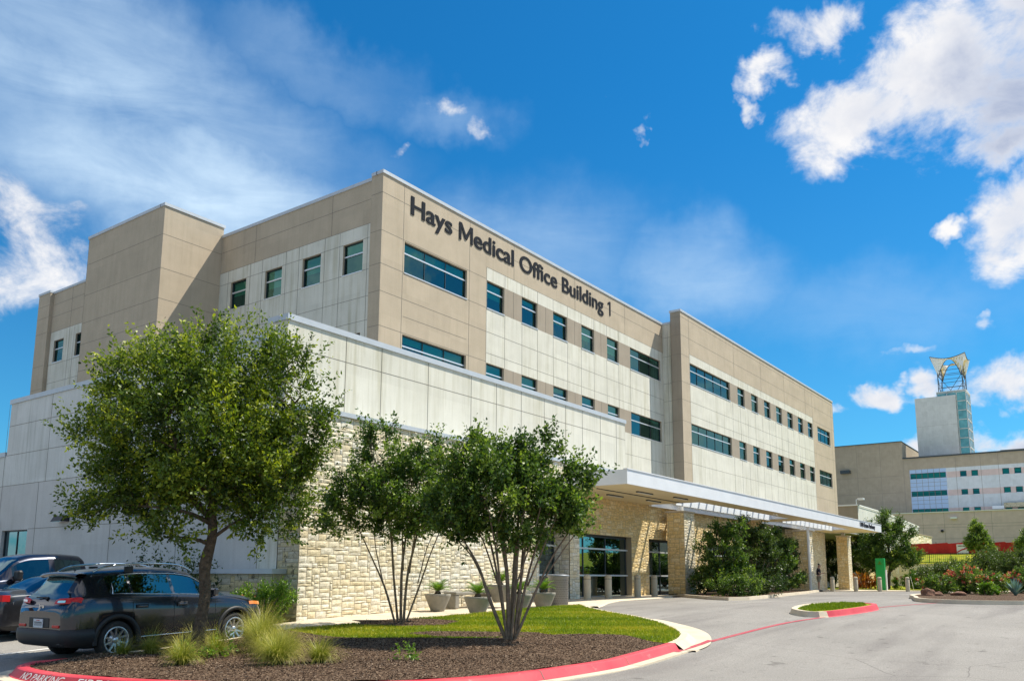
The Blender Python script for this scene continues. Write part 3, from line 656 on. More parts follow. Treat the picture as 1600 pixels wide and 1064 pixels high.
# ------------------------------------------------------------------ the medical office building
def build_office():
    rnd = random.Random(11)
    B = thing('office_building', 'long beige and white panelled office building with dark roofline lettering and teal windows', 'building', (14.5, 17.5, -1.1))
    # --- front wing, sunny side (plane Y = 24.57)
    W = Wall((0, 24.57, 0), (1,0,0), (0,-1,0))
    row = [(13.2, 14.65), (8.96, 10.40)]; smalls = [(31.45+3.02*k, 32.92+3.02*k) for k in range(5)]
    wins = []; rects = [(31.42, 51.34, 3.4, 15.32, 'white_panel')]
    for z0, z1 in row:
        wins.append((25.49, 29.88, z0, z1, 3)); wins.append((46.52, 50.88, z0, z1, 3)); wins += [(a, b, z0, z1, 1) for a, b in smalls]
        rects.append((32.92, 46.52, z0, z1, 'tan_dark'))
    jt = [(24.05, 31.42, z, z) for z in (14.70, 11.98, 10.45, 7.6)] + [(24.05, 25.49, z, z) for z in (13.2, 8.96)] + [(29.88, 31.42, z, z) for z in (13.2, 8.96)] + [(24.05, 51.34, 16.43, 16.43)]
    jt += [(25.49, 29.88, 11.2, 11.2)]
    jt += [(x, x, 15.32, 17.35) for x in (33.75, 39.81, 45.87)] + [(25.40, 25.40, 3.4, 17.35), (30.06, 30.06, 3.4, 17.35), (31.42, 31.42, 3.4, 15.32)]
    wx = [32.97, 34.49, 35.94, 37.48, 38.97, 40.47, 41.94, 43.47, 44.97, 46.52, 49.29]
    for x in wx:
        jt += [(x, x, 10.4, 13.2), (x, x, 3.4, 8.96)]
        if x < 46: jt.append((x, x, 14.65, 15.32))
    for k in range(4): jt += [(33.72+3.02*k, 33.72+3.02*k, a, b) for a, b in row]
    jt += [(31.42, 51.34, z, z) for z in (11.98, 10.9, 7.6, 6.3, 15.32)]
    W.build('sign_wall', 24.05, 51.34, 3.4, 17.35, 'tan', rects, [w[:4] for w in wins], jt, .2, B)
    for (a, b, c, d, nv) in wins:
        W.window(B, a, b, c, d, nv, .66, .14, None if nv == 1 else (.42 if a < 30 else .10), rnd=rnd)
    # --- return side of the front wing (plane X = 24.25) and its corner pilaster
    WL = Wall((24.25, 0, 0), (0,1,0), (-1,0,0)); ys = [(25.9,27.17),(28.66,29.93),(31.43,32.70),(34.20,35.45)]
    wl = [(a, b, z0, z1) for z0, z1 in row for a, b in ys]
    jt = [(25.25, 36.4, z, z) for z in (16.42, 15.30, 11.98, 10.9, 13.2, 14.75)] + [(y, y, 15.3, 17.3) for y in (27.99, 33.58)]
    jt = [j for j in jt if j[2] not in (13.2, 14.75)]
    for z in (13.2, 14.65):
        e = 25.5
        for a, b in ys: jt.append((e, a, z, z)); e = b
        jt.append((e, 36.4, z, z))
    for y in (25.62, 27.4, 28.4, 30.2, 31.15, 32.95, 33.9, 35.7): jt.append((y, y, 6.9, 15.3))
    WL.build('side_wall', 25.25, 36.4, 6.7, 17.3, 'tan', [(25.4, 36.4, 6.7, 15.30, 'white_panel')], wl, jt, .2, B)
    for (a, b, c, d) in wl: WL.window(B, a, b, c, d, 1, .62, .13, rnd=rnd)
    P1 = Wall((24.05, 0, 0), (0,1,0), (-1,0,0)); P1.build('corner_pilaster', 24.57, 25.25, 4.0, 17.35, 'tan', joints=[(24.57, 25.25, z, z) for z in (16.43, 14.7, 13.2, 11.98, 10.45, 8.96)], parent=B)
    mb = MB(); mb.box((24.05, 25.25, 4), (24.5, 25.27, 17.3)); obj('pilaster_return', mb, 'tan', B, True)
    # --- stair tower
    T = Wall((0, 36.4, 0), (1,0,0), (0,-1,0)); zj = (16.37, 14.65, 13.12, 11.95, 10.5, 9.0, 7.7)
    T.build('stair_tower_wall', 20.96, 24.26, 4.7, 17.87, 'tan', joints=[(20.96, 24.26, z, z) for z in zj], parent=B)
    T2 = Wall((20.96, 0, 0), (0,1,0), (-1,0,0)); T2.build('stair_tower_wall', 36.4, 43.65, 4.7, 17.87, 'tan', joints=[(36.4, 43.65, z, z) for z in zj], parent=B)
    mb = MB(); mb.box((20.96, 43.63, 4.7), (24.6, 43.65, 17.87)); mb.box((24.26, 36.42, 16.9), (24.30, 43.6, 17.87)); obj('stair_tower_wall', mb, 'tan', B, True)
    # --- rear wing beyond the tower
    wl = [(a, b, z0, z1) for z0, z1 in row for a, b in ((49.9, 51.15), (52.67, 53.91))]
    jt = [(43.65, 54.5, z, z) for z in (17.1, 16.3, 15.27, 13.1, 11.9)] + [(46.0,46.0,6,17.9),(48.3,48.3,6,15.2),(52.0,52.0,6,17.9),(51.4,51.4,6,15.2)]
    WL.build('rear_wing_wall', 43.65, 54.5, 4.7, 17.92, 'tan', [(47.5, 54.4, 4.7, 15.25, 'white_panel')], wl, jt, .2, B)
    for (a, b, c, d) in wl: WL.window(B, a, b, c, d, 1, .62, .13, blind=.1, rnd=rnd)
    P2 = Wall((24.02, 0, 0), (0,1,0), (-1,0,0)); P2.build('end_pilaster', 54.5, 56, 4.7, 17.98, 'tan', joints=[(54.5, 56, z, z) for z in (17.1,16.3,15.27,13.1,11.57)], parent=B)
    mb = MB(); mb.box((24.02, 54.48, 4.7), (24.3, 54.5, 17.98)); mb.box((24.02, 56, -1), (60, 56.02, 17.9)); mb.box((60, 24.8, -1), (60.02, 56, 17.3)); obj('rear_wall', mb, 'tan', B, True)
    # --- projecting east block (plane Y = 23.1)
    E = Wall((0, 23.1, 0), (1,0,0), (0,-1,0)); sm = [(61.3+2.985*k, 62.8+2.985*k) for k in range(7)]
    wins = []; rects = [(52.42, 80.85, -1, 15.25, 'white_panel')]
    for z0, z1 in row:
        wins.append((52.46, 59.75, z0, z1, 5)); wins += [(a, b, z0, z1, 1) for a, b in sm]; wins.append((82.3, 86.65, z0, z1, 3))
        rects.append((59.75, 79.21, z0, z1, 'tan_dark'))
    jt = [(51.09, 88.13, z, z) for z in (17.65, 16.36)] + [(51.09, 52.42, z, z) for z in (15.0, 13.1, 11.86, 10.4, 8.86, 7.6, 6.3, 5.0)] + [(80.85, 88.13, z, z) for z in (15.0, 11.86, 7.6, 6.3, 5.0)]
    jt += [(x, x, 15.25, 18.05) for x in (60.7, 66.7, 72.6, 78.7)] + [(52.42, 52.42, -1, 18.05), (80.85, 80.85, -1, 18.05), (87.3, 87.3, -1, 18.05), (52.42, 80.85, 15.25, 15.25)]
    for k in range(12):
        x = 60.16+1.625*k; jt += [(x, x, 10.4, 13.2), (x, x, -1, 8.96)]
    jt += [(x, x, 14.65, 15.25) for x in (56, 60.2, 63.6, 66.6, 69.6, 72.6, 75.5, 78.5)]
    jt += [(52.42, 80.85, z, z) for z in (11.9, 10.95, 7.6, 6.3, 5.0, 3.6)]
    E.build('east_block_wall', 51.09, 88.13, -1, 18.05, 'tan', rects, [w[:4] for w in wins], jt, .2, B)
    for (a, b, c, d, nv) in wins: E.window(B, a, b, c, d, nv, .66, .14, (.3 if nv == 1 else .12) if rnd.random() < .5 else 0, rnd=rnd)
    E2 = Wall((51.09, 0, 0), (0,1,0), (-1,0,0)); E2.build('east_block_side', 23.1, 23.85, -1, 18.05, 'tan_dark', joints=[(23.1, 23.85, z, z) for z in (17.65,16.36,15,13.1,11.86,10.4,8.86,7.6,6.3)], parent=B)  # darker tan paints the shade of this left face
    mb = MB(); mb.box((51.09, 23.83, 3), (51.33, 23.85, 17.35)); mb.box((51.3, 23.85, 17.0), (88.1, 23.87, 18.05)); mb.box((88.10, 23.1, -1), (88.13, 45, 18.05)); obj('east_block_return', mb, 'tan', B, True)
    E3 = Wall((51.33, 0, 0), (0,1,0), (-1,0,0)); E3.build('recess_wall', 23.85, 24.57, -1, 17.35, 'white_panel', joints=[(24.2,24.2,-1,17.35)]+[(23.85, 24.57, z, z) for z in (16.36,15,13.1,11.86,10.4,8.86,7.6,6.3)], parent=B)
    # --- low wing: white walls over stone
    L = Wall((14.5, 0, 0), (0,1,0), (-1,0,0))
    lw = [(32.95, 35.05, -.62, 1.63)]
    jt = [(18.4, 35.3, z, z) for z in (5.75, 4.58, 3.37)] + [(18.4, 32.9, 1.65, 1.65), (35.05, 50, 1.65, 1.65)] + [(y, y, -1.4, 3.37) for y in (27.08, 32.38, 23.2, 35.4)] + [(y, y, 3.37, 6.7) for y in (31.9, 26.4, 21.0, 35.42)] + [(19.25, 19.25, -1.4, 6.8), (35.3, 50, 3.37, 3.37), (43,43,-1,4)]
    L.build('low_wing_side', 18.4, 35.3, -1.4, 6.72, 'grey_panel', [(18.4, 35.3, 3.37, 6.72, 'white_plain'), (18.4, 19.25, -1.4, 6.72, 'white_panel')], lw, [j for j in jt if j[0] < 35.29 and j[1] <= 35.3], .2, B)  # paler corner strip: light on a turned face put into the colour
    L.build('low_wing_side', 35.3, 50, -1.4, 4.6, 'grey_panel', [(35.3, 50, 3.37, 4.6, 'white_plain')], (), [j for j in jt if j[0] >= 35.3], .2, B)
    L.window(B, 32.95, 35.05, -.62, 1.63, 2, 0, .14, 0, 'glass_dark', rnd)
    F = Wall((0, 18.4, 0), (1,0,0), (0,-1,0)); fx = [16.7, 18.2, 22.7, 24.2, 25.8, 27.4, 29.0, 30.35, 31.9, 33.35]
    F.build('low_wing_front', 14.5, 34.2, 3.2, 7.15, 'white_panel', joints=[(14.5, 34.2, 6.33, 6.33)]+[(x, x, 4.4, 7.15) for x in fx]+[(20.4,20.4,4.4,7.15)], parent=B)
    for a, b in (((34.17, 18.42, 3.0), (34.2, 24.57, 7.15)), ((14.5, 18.42, 6.73), (14.9, 19.17, 7.15))): mb = MB(); mb.box(a, b); obj('low_wing_return', mb, 'white_panel', B, True)
    # metal copings, each a folded cap standing proud of the wall
    def cap(x0, x1, y0, y1, z, h=.15, o=.05): return ((x0-o, y0-o, z-h+.03), (x1+o, y1+o, z+.03))
    coping('roof_coping', [cap(24.05, 51.2, 24.57, 24.9, 17.42), cap(24.05, 24.45, 24.96, 25.2, 17.42)], B)
    coping('roof_coping', [cap(24.25, 24.5, 25.31, 36.34, 17.37)], B)
    coping('roof_coping', [cap(20.96, 24.3, 36.4, 36.7, 17.94), cap(20.96, 21.2, 36.76, 43.65, 17.94), cap(24.05, 24.35, 36.81, 43.65, 17.94)], B)
    coping('roof_coping', [cap(24.25, 24.5, 43.76, 54.4, 17.98), cap(24.02, 24.5, 54.51, 56, 18.04)], B)
    coping('roof_coping', [cap(51.09, 88.13, 23.1, 23.85, 18.12), cap(51.33, 51.6, 23.96, 24.5, 17.42)], B)
    coping('low_wing_coping', [cap(14.5, 34.2, 18.4, 18.7, 7.24, .17), cap(14.5, 14.8, 18.81, 19.2, 7.24, .17)], B)
    coping('low_wing_coping', [cap(14.5, 14.8, 19.26, 35.3, 6.80, .18), cap(14.5, 14.8, 35.41, 50, 4.70, .18)], B)
    # roofs
    mb = MB()
    for a, b in (((24.3,24.7,16.8),(59.9,55.9,16.9)), ((21,36.5,17.2),(24.3,43.6,17.3)), ((51.4,23.9,16.95),(88.05,45,17.05)), ((14.6,18.5,6.2),(34.1,35.2,6.3)), ((14.6,35.35,4.2),(24.2,50,4.3)), ((27,17.9,3.6),(88,24.55,3.7)), ((88.0,45,-1),(51,45.02,17))): mb.box(a, b)
    obj('roof', mb, 'roofing', B, True)
    # --- stone front of the low wing (plane Y = 17.5) with its shaded return
    S = Wall((0, 17.5, 0), (1,0,0), (0,-1,0)); r2 = random.Random(5)
    mb = MB(); ashlar(mb, S, 14.5, 28.57, -1.25, 4.42, r2, holes=[(25.7, 27.8, -1.3, 1.83)]); obj('stone_front', mb, ['stone', 'mortar'], B, True)
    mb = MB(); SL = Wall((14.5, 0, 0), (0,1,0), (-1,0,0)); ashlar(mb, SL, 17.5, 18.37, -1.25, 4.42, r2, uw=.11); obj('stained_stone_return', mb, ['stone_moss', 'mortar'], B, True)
    mb = MB()       # pier reveals
    ashlar(mb, Wall((27.8, 0, 0), (0,1,0), (-1,0,0)), 17.5, 18.3, -1.1, 1.83, r2, uw=.11)
    ashlar(mb, Wall((28.57, 0, 0), (0,1,0), (1,0,0)), 17.5, 18.3, -1.1, 4.4, r2, uw=.11)
    mb.face([(25.7,17.5,1.83),(27.8,17.5,1.83),(27.8,18.3,1.83),(25.7,18.3,1.83)], 1)
    obj('stone_pier_reveal', mb, ['stone', 'mortar'], B, True)
    coping('stone_coping', [((14.44, 17.42, 4.42), (34.2, 18.39, 4.55))], B)
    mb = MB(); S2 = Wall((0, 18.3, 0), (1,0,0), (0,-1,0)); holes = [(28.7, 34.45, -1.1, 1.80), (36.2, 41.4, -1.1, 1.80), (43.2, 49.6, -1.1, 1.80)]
    ashlar(mb, S2, 28.57, 52.0, -1.1, 3.6, r2, holes=holes, rough=.012); obj('entrance_stone_wall', mb, ['stone_bounce', 'mortar'], B, True)
    mb = MB(); ashlar(mb, Wall((52.0,0,0),(0,1,0),(1,0,0)), 18.3, 23.0, -1.1, 3.6, r2, uw=.25); obj('entrance_stone_wall', mb, ['stone', 'mortar'], B, True)
    mb = MB()
    for h in holes:
        for x in h[:2]: mb.box((x-.012, 18.302, -1.1), (x+.012, 18.75, 1.8))
        mb.box((h[0], 18.302, 1.8), (h[1], 18.75, 1.83))
    obj('window_reveal', mb, 'mortar', B, True)
    S2.window(B, 28.72, 34.43, -.95, 1.78, 3, 0, .30, 0, 'glass_dark', rnd, .09, depth=2.5)
    S2.window(B, 36.22, 41.38, -.95, 1.78, 3, 0, .30, 0, 'glass_dark', rnd, .09, depth=2.5)
    S2.window(B, 43.22, 49.58, -.95, 1.78, 4, 0, .30, 0, 'glass_dark', rnd, .09, depth=2.5)
    S.window(B, 25.7, 27.8, -.95, 1.83, 1, 0, .72, 0, 'glass_dark', rnd, .09, depth=2.0)
    mb = MB()      # the two horizontal rails across the shopfront glazing
    for z in (1.16, .02):
        for h in holes: mb.box((h[0], 18.50, z), (h[1], 18.58, z+.07))
        mb.box((25.7, 18.10, z), (27.8, 18.18, z+.07))
    obj('glazing_rail', mb, 'alu', B, True)
    # stone pier at the far end
    stone_box('stone_pier', 60.3, 66.0, 18.4, 19.6, -.95, 3.45, 8, B)
    # plinth along the left wall
    mb = MB(); PL = Wall((14.12, 0, 0), (0,1,0), (-1,0,0)); ashlar(mb, PL, 18.05, 29.0, -1.4, .03, random.Random(9), uw=.2, m=0)
    ashlar(mb, Wall((0,18.05,0),(1,0,0),(0,-1,0)), 14.12, 14.49, -1.4, .03, random.Random(10), m=0); obj('stone_plinth', mb, ['stone_moss', 'mortar'], B, True)
    coping('plinth_coping', [((14.02, 17.95, .03), (14.49, 29.1, .16))], B)
    # wall lights on the left wall
    for y in (30.2, 35.75, 25.2, 20.9):
        mb = MB(); z0, z1 = 1.82, 2.02
        V = [(14.5,y-.36,z0),(14.5,y+.36,z0),(14.5,y+.36,z1),(14.5,y-.36,z1),(14.18,y-.36,z0),(14.18,y+.36,z0),(14.30,y+.36,z1),(14.30,y-.36,z1)]
        mb.quads(V, [(0,1,2,3),(4,7,6,5),(0,4,5,1),(3,2,6,7),(0,3,7,4),(1,5,6,2)])
        w = obj('wall_light', mb, 'black', B, True); g = MB(); g.box((14.22,y-.30,z0-.012),(14.46,y+.30,z0-.002)); obj('lens', g, 'lamp_clear', w, True)
    # roofline lettering: separate raised letters
    me = text_mesh('Hays Medical Office Building', 1.26, .012, .010, width=17.25)
    for li, lm in enumerate(split_letters(me, (-.022, 0, .022))):
        if li == 4:      # the capital M, drawn as four strokes
            x0, x1 = min(v.co.x for v in lm.vertices), max(v.co.x for v in lm.vertices); y0, y1 = min(v.co.y for v in lm.vertices), max(v.co.y for v in lm.vertices); xm = (x0+x1)/2; w = .145
            mbm = MB(); pr = lambda poly: mbm.quads([(x, y, -.02) for x, y in poly]+[(x, y, .024) for x, y in poly], [tuple(range(len(poly)))[::-1], tuple(range(len(poly), 2*len(poly)))]+[(i, (i+1) % len(poly), len(poly)+(i+1) % len(poly), len(poly)+i) for i in range(len(poly))])
            pr([(x0, y0), (x0+w, y0), (x0+w, y1-.22), (xm-.07, y0+.12), (xm+.07, y0+.12), (x1-w, y1-.22), (x1-w, y0), (x1, y0), (x1, y1), (x1-w*1.25, y1), (xm, y0+.34), (x0+w*1.25, y1), (x0, y1)])
            lm = bpy.data.meshes.new('letter'); lm.from_pydata(mbm.v, [], mbm.f)
        put_text(lm, 'sign_letter', (25.84, 24.57-.018, 16.06), (1,0,0), (0,-1,0), 'letters', B)
    mb = MB(); mb.box((43.86, 24.54, 16.06), (44.0, 24.566, 16.95)); mb.quads([(43.66,24.54,16.70),(43.86,24.54,16.80),(43.86,24.54,16.95),(43.66,24.54,16.82),(43.66,24.566,16.70),(43.86,24.566,16.80),(43.86,24.566,16.95),(43.66,24.566,16.82)], [(0,1,2,3),(0,4,5,1),(3,2,6,7),(0,3,7,4)])
    obj('sign_letter', mb, 'letters', B, True)
    return B
office = build_office()

# ------------------------------------------------------------------ entrance canopy
def build_canopy():
    Cn = thing('entrance_canopy', 'long white flat entrance canopy with slatted openings standing on stone pillars', 'canopy', (27.06, 18.2, -.9))
    x0, x1, y0, y1, zb, zt = 27.06, 66.9, 14.5, 18.28, 3.38, 3.92
    mb = MB(); mb.box((x0, y0, zb), (x1, y0+.06, zt)); mb.box((x0, y0+.06, zb), (x0+.06, y1-.8, zt)); mb.box((x1-.06, y0+.06, zb), (x1, y1, zt))
    mb.box((x0-.03, y0-.03, zt), (x1+.03, y0+.14, zt+.035)); obj('fascia', mb, 'canopy', Cn, True)
    bays = [(36.0, 49.0), (51.2, 62.2)]; oy0, oy1 = 15.6, 18.2
    mb = MB()
    xs = [x0+.06, bays[0][0], bays[0][1], bays[1][0], bays[1][1], x1-.06]
    for k in (0, 2, 4): mb.box((xs[k], y0+.06, zb+.03), (xs[k+1], (17.46 if k == 0 else y1), zb+.05)); mb.box((xs[k], y0+.06, zt-.06), (xs[k+1], (17.46 if k == 0 else y1), zt-.04), 1)
    mb.box((28.6, 17.46, zb+.03), (bays[0][0], y1, zb+.05)); mb.box((28.6, 17.46, zt-.06), (bays[0][0], y1, zt-.04), 1)
    for a, b in bays:
        mb.box((a, y0+.06, zb+.03), (b, oy0, zb+.05)); mb.box((a, y0+.06, zt-.06), (b, oy0, zt-.04), 1)
        mb.box((a-.001, oy0, zb+.03), (a+.03, oy1, zt-.04), 2); mb.box((b-.03, oy0, zb+.03), (b+.001, oy1, zt-.04), 2); mb.box((a, oy0, zb+.05), (b, oy0+.03, zt-.06), 2)
        mb.box((a, oy1, zb+.03), (b, y1, zt-.04), 2)
    obj('soffit', mb, ['soffit', 'roofing', 'canopy'], Cn, True)
    mb = MB()
    mb.box((x0+1, 16.35, zb+.0), (35.9, 16.39, zb+.028), 0)
    obj('soffit_vent', mb, 'dark_frame', Cn, True)
    for a, b in bays:
        mb = MB(); mb.box((a+.03, 16.75, zb-.04), (b-.03, 16.90, zt-.20)); obj('opening_beam', mb, 'fin', Cn, True); mb = MB(); mb.box((a+.03, 18.02, zb-.04), (b-.03, 18.15, zt-.20)); obj('opening_beam', mb, 'fin', Cn, True)
        n = int((b-a)/.93)
        for k in range(1, n+1):
            x = a+k*.93
            mb = MB(); mb.box((x-.055, oy0+.03, zt-.20), (x+.055, oy1, zt-.06)); obj('shade_fin', mb, 'fin', Cn, True)
    for x, y in ((31.0, 17.2), (34.2, 17.0), (30.6, 15.6), (33.6, 15.4)):
        mb = MB(); mb.box((x-.65, y-.06, zb-.02), (x+.65, y+.06, zb+.03), 0); mb.box((x-.6, y-.04, zb-.03), (x+.6, y+.04, zb-.02), 1); obj('strip_light', mb, ['dark_frame', 'white_paint'], Cn, True)
    for x in (45.0, 54.5):
        mb = MB(); mb.box((x-.15, 15.0, zb-.06), (x+.15, 15.2, zb+.03)); obj('ceiling_light', mb, 'white_paint', Cn, True)
    for i, (a, b, c, d, m) in enumerate(((37.4, 38.6, 17.0, 17.9, 'stone_bounce'), (57.0, 58.0, 17.0, 18.0, 'stone_bounce'), (66.1, 67.1, 16.8, 17.6, 'stone_bounce'))):
        p = stone_box('pillar', a, b, c, d, -.95, 3.10, 30+i, Cn, side=m); cx, cy = (a+b)/2, (c+d)/2  # left face painted with the bounce tint, other faces plain limestone
        mb = MB(); mb.box((a-.04, c-.04, 3.11), (b+.04, d+.04, 3.18)); obj('pillar_cap', mb, 'concrete', p, True)
        mb = MB(); mb.box((cx-.12, cy-.12, 3.18), (cx+.12, cy+.12, 3.43)); obj('steel_stub', mb, 'alu', p, True)
    me = text_mesh('1180 Seton Parkway', .42, .01, .012, width=4.3)
    for lm in split_letters(me): put_text(lm, 'address_letter', (60.6, y0-.015, 3.53), (1,0,0), (0,-1,0), 'letters', Cn)
    mb = MB(); mb.tube([(57.0, 16.98, -.9), (57.0, 16.98, 3.4)], .09, 8); obj('downpipe', mb, 'white_paint', Cn, True)
build_canopy()

# ------------------------------------------------------------------ the hospital beyond
def build_hospital():
    H = thing('hospital_block', 'distant tan and pale hospital block with bands of green windows', 'building', (218, 30, 3))
    W = Wall((218, 0, 0), (0,1,0), (-1,0,0)); rnd = random.Random(3)
    wins = []; rects = [(-60, 40, 12, 25.8, 'hosp_white'), (32.1, 40, 12, 25.8, 'hosp_blue')]
    for z0, z1 in ((23.5, 24.9), (19.25, 20.6), (15.0, 16.35)):
        wins.append((32.2, 39.9, z0, z1, 6)); rects.append((-60, 32.1, z0, z1, 'hosp_mauve'))
        for k in range(9): 
            y = 29.2-8.6*k; wins += [(y-1.35, y, z0, z1, 1), (y-3.7, y-2.35, z0, z1, 1)]
    jt = [(y, y, 12, 28.4) for y in (30.0, 24.85, 21.3, 12.6, 4)] + [(41.3, 41.3, 2, 28.5)] + [(33.5+1.28*k, 33.5+1.28*k, 12, 25.8) for k in range(5)] + [(32.1, 40, z, z) for z in (21.7, 22.6, 17.5, 18.4)]
    W.build('ward_wall', -60, 41.35, 2, 28.6, 'hosp_tan', rects, [w[:4] for w in wins], jt, .35, H, jw=.07, jm='hjoint')
    for (a, b, c, d, nv) in wins: W.window(H, a, b, c, d, nv, 0, .3, rnd.choice((1.0, .95, .6, .2)) if c > 22 else rnd.choice((.9, .3, .5)), 'hosp_glass', rnd, .10, depth=1.0)
    mb = MB(); mb.box((217.6, -60, 28.6), (219, 41.35, 28.9)); obj('ward_coping', mb, 'dark_frame', H, True)
    mb = MB(); mb.box((218.6, -60, 2), (262, 41.3, 28.4)); mb.box((219.5, -60, 28.4), (250, 20.8, 29.3)); obj('ward_block', mb, 'hosp_tan', H, True)
    W.build('blank_wing_wall', 41.35, 140, 2, 32.9, 'hosp_tan', joints=[(41.35, 140, z, z) for z in (24.6, 20.5, 15.2)]+[(y, y, 2, 32.9) for y in (46.5, 52, 58)], parent=H, jw=.06, jm='hjoint')
    mb = MB(); mb.box((218.05, 41.4, 2), (262, 140, 32.8)); obj('blank_wing_block', mb, 'hosp_tan', H, True)
    mb = MB(); mb.box((217.7, 41.3, 32.9), (262, 140, 33.05)); obj('blank_wing_coping', mb, 'dark_frame', H, True)
    mb = MB(); mb.box((217.0, 53.6, 25.9), (218, 55.9, 26.7)); obj('louvre', mb, 'dark_frame', H, True)
    mb = MB(); mb.box((216.4, -60, 15.9), (217.9, 20.7, 16.9)); obj('dark_band', mb, 'stone_moss', H, True)
    mb = MB(); mb.box((216.0, 20.7, 15.6), (217.6, 23.0, 16.3)); obj('roof_unit', mb, 'white_paint', H, True)
    # lower wing in front
    Lw = thing('hospital_annexe', 'long low pinkish grey annexe with white framed windows in front of hospital', 'building', (190, 20, 3))
    W2 = Wall((190, 0, 0), (0,1,0), (-1,0,0)); wins = [(28.3, 30.1, 5.9, 7.5), (24.6, 27.2, 5.9, 7.5), (17.3, 19.1, 5.9, 7.5), (13.6, 15.4, 5.9, 7.5), (8, 9.8, 5.9, 7.5)]
    W2.build('annexe_wall', -60, 50, 2, 13.4, 'hosp_mauve', [(-60, 50, 10.6, 13.4, 'hosp_tan')] if False else (), wins, [(-60, 50, z, z) for z in (10.9, 10.3, 8.0)]+[(y, y, 2, 13.4) for y in (33, 29, 23.5, 20.5, 14.6, 11)], .3, Lw, jw=.05, jm='hjoint')
    for a, b, c, d in wins: W2.window(Lw, a, b, c, d, 1, .5, .15, rnd.choice((0, .5, 1)), 'hosp_glass', rnd, .16, hmat='white_paint', depth=1)
    mb = MB(); mb.box((190.02, -60, 2), (216, 50, 13.2)); obj('annexe_block', mb, 'hosp_mauve', Lw, True)
    mb = MB(); mb.box((189.8, -60, 13.4), (216, 50, 13.55)); obj('annexe_coping', mb, 'white_paint', Lw, True)
    for y, z in ((27.2, 12.0),): mb = MB(); mb.box((189.4, y-.6, z), (189.98, y+.6, z+.35)); obj('wall_light', mb, 'white_paint', Lw, True)
    mb = MB(); mb.lathe([(.0, 0), (.28, 0), (.28, .3), (0, .3)], 10, M_=Matrix.Translation((189.7, 29.5, 9.6)) @ Matrix.Rotation(R(90), 4, 'Y')); obj('vent', mb, 'black', Lw, True)
    # tower
    T = thing('hospital_tower', 'grey slab tower with green glass stair and white sail crown on lattice', 'tower', (216, 33, 15)); TW = T
    W3 = Wall((215, 0, 0), (0,1,0), (-1,0,0))
    W3.build('slab_wall', 28.45, 37.5, 14, 42.8, 'hosp_grey', joints=[(28.45, 37.5, 14+7.2*k, 14+7.2*k) for k in range(1, 4)], parent=T, jw=.03, jm='hjoint')
    mb = MB(); mb.box((215.02, 28.45, 14), (216.2, 37.5, 42.8)); obj('slab', mb, 'hosp_grey', T, True)
    mb = MB(); mb.box((216.3, 26.3, 14), (223.5, 32.6, 44.0)); g = obj('glass_stair', mb, 'tower_glass', T, True)
    mb = MB()
    for k in range(13):
        z = 16+2.3*k; mb.box((216.2, 26.2, z), (223.6, 32.65, z+.18))
    for y in (26.25, 28.3, 30.4, 32.6): mb.box((216.2, y-.08, 14), (216.32, y+.08, 44.05))
    for x in (218.7, 221.1, 223.5): mb.box((x-.08, 26.2, 14), (x+.08, 26.3, 44.05))
    mb.box((216.15, 26.15, 43.9), (223.6, 32.7, 44.15)); obj('stair_mullions', mb, 'hosp_grey', T, True)
    mb = MB(); cs = [(216.8, 26.8), (216.8, 32.2), (223, 32.2), (223, 26.8)]
    for x, y in cs: mb.tube([(x, y, 44), (x, y, 50.0)], .09, 6)
    for z in (45.2, 46.4, 48.6, 49.6):
        for i in range(4): a, b = cs[i], cs[(i+1) % 4]; mb.tube([(*a, z), (*b, z)], .06, 5)
    for i in range(4):
        a, b = cs[i], cs[(i+1) % 4]; m_ = ((a[0]+b[0])/2, (a[1]+b[1])/2)
        mb.tube([(*a, 48.4), (*m_, 44.4)], .06, 5); mb.tube([(*b, 48.4), (*m_, 44.4)], .06, 5)
    obj('lattice', mb, 'dark_frame', T, True)
    # crown: four flaring sails meeting at low corners with arched edges
    cx, cy = 219.9, 29.5; mb = MB(); n = 12
    def rim(i, s):   # i side, s in 0..1 : inner arch edge and outer flare edge
        ang = [R(45+90*i), R(45+90*(i+1))]
        return ang
    low = [(217.0, 32.0), (217.0, 27.0), (222.8, 27.0), (222.8, 32.0)]; hi = [(215.7, 33.5), (215.7, 25.7), (224.3, 25.7), (224.3, 33.5)]
    for i in range(4):
        a, b = Vector((*low[i], 48.0)), Vector((*low[(i+1) % 4], 48.0)); A, Bq = Vector((*hi[i], 53.0)), Vector((*hi[(i+1) % 4], 53.0))
        top = (a+b)/2+Vector((0, 0, 4.6)); V = []
        out = ((A+Bq)/2-Vector((cx, cy, 53))).normalized()
        for k in range(n+1):
            s = k/n; arch = a.lerp(b, s); arch.z = 48.0+4.4*math.sin(math.pi*s)**.8
            edge = A.lerp(Bq, s); edge.z = 53.2-.9*math.sin(math.pi*s)
            V += [arch, arch.lerp(edge, .5)+Vector((0,0,-.2)), edge]
        F = [(k*3+j, (k+1)*3+j, (k+1)*3+j+1, k*3+j+1) for k in range(n) for j in range(2)]
        mb.quads(V, F, 0, .5, True)
        mb.quads([v+Vector((cx-v.x, cy-v.y, -1.2)).normalized()*.12 for v in V], [f[::-1] for f in F], 1, .5, True)
        for q in (i,):
            mb.tube([V[k*3] for k in range(n+1)], .09, 5, 2); mb.tube([V[k*3+2] for k in range(n+1)], .09, 5, 2)
            mb.face([a, V[2], A+Vector((0,0,.2)), a+Vector((0,0,.1))], 0)
    obj('sail_crown', mb, ['sail', 'sail_in', 'dark_frame'], T, True)
    TW.location = Vector((225.6, 34.4, 16.6))
    # small white building past the end of the office building
    Sm = thing('small_white_building', 'low white panelled building with sloping parapet behind the crepe myrtle', 'building', (99.8, 24, -.9))
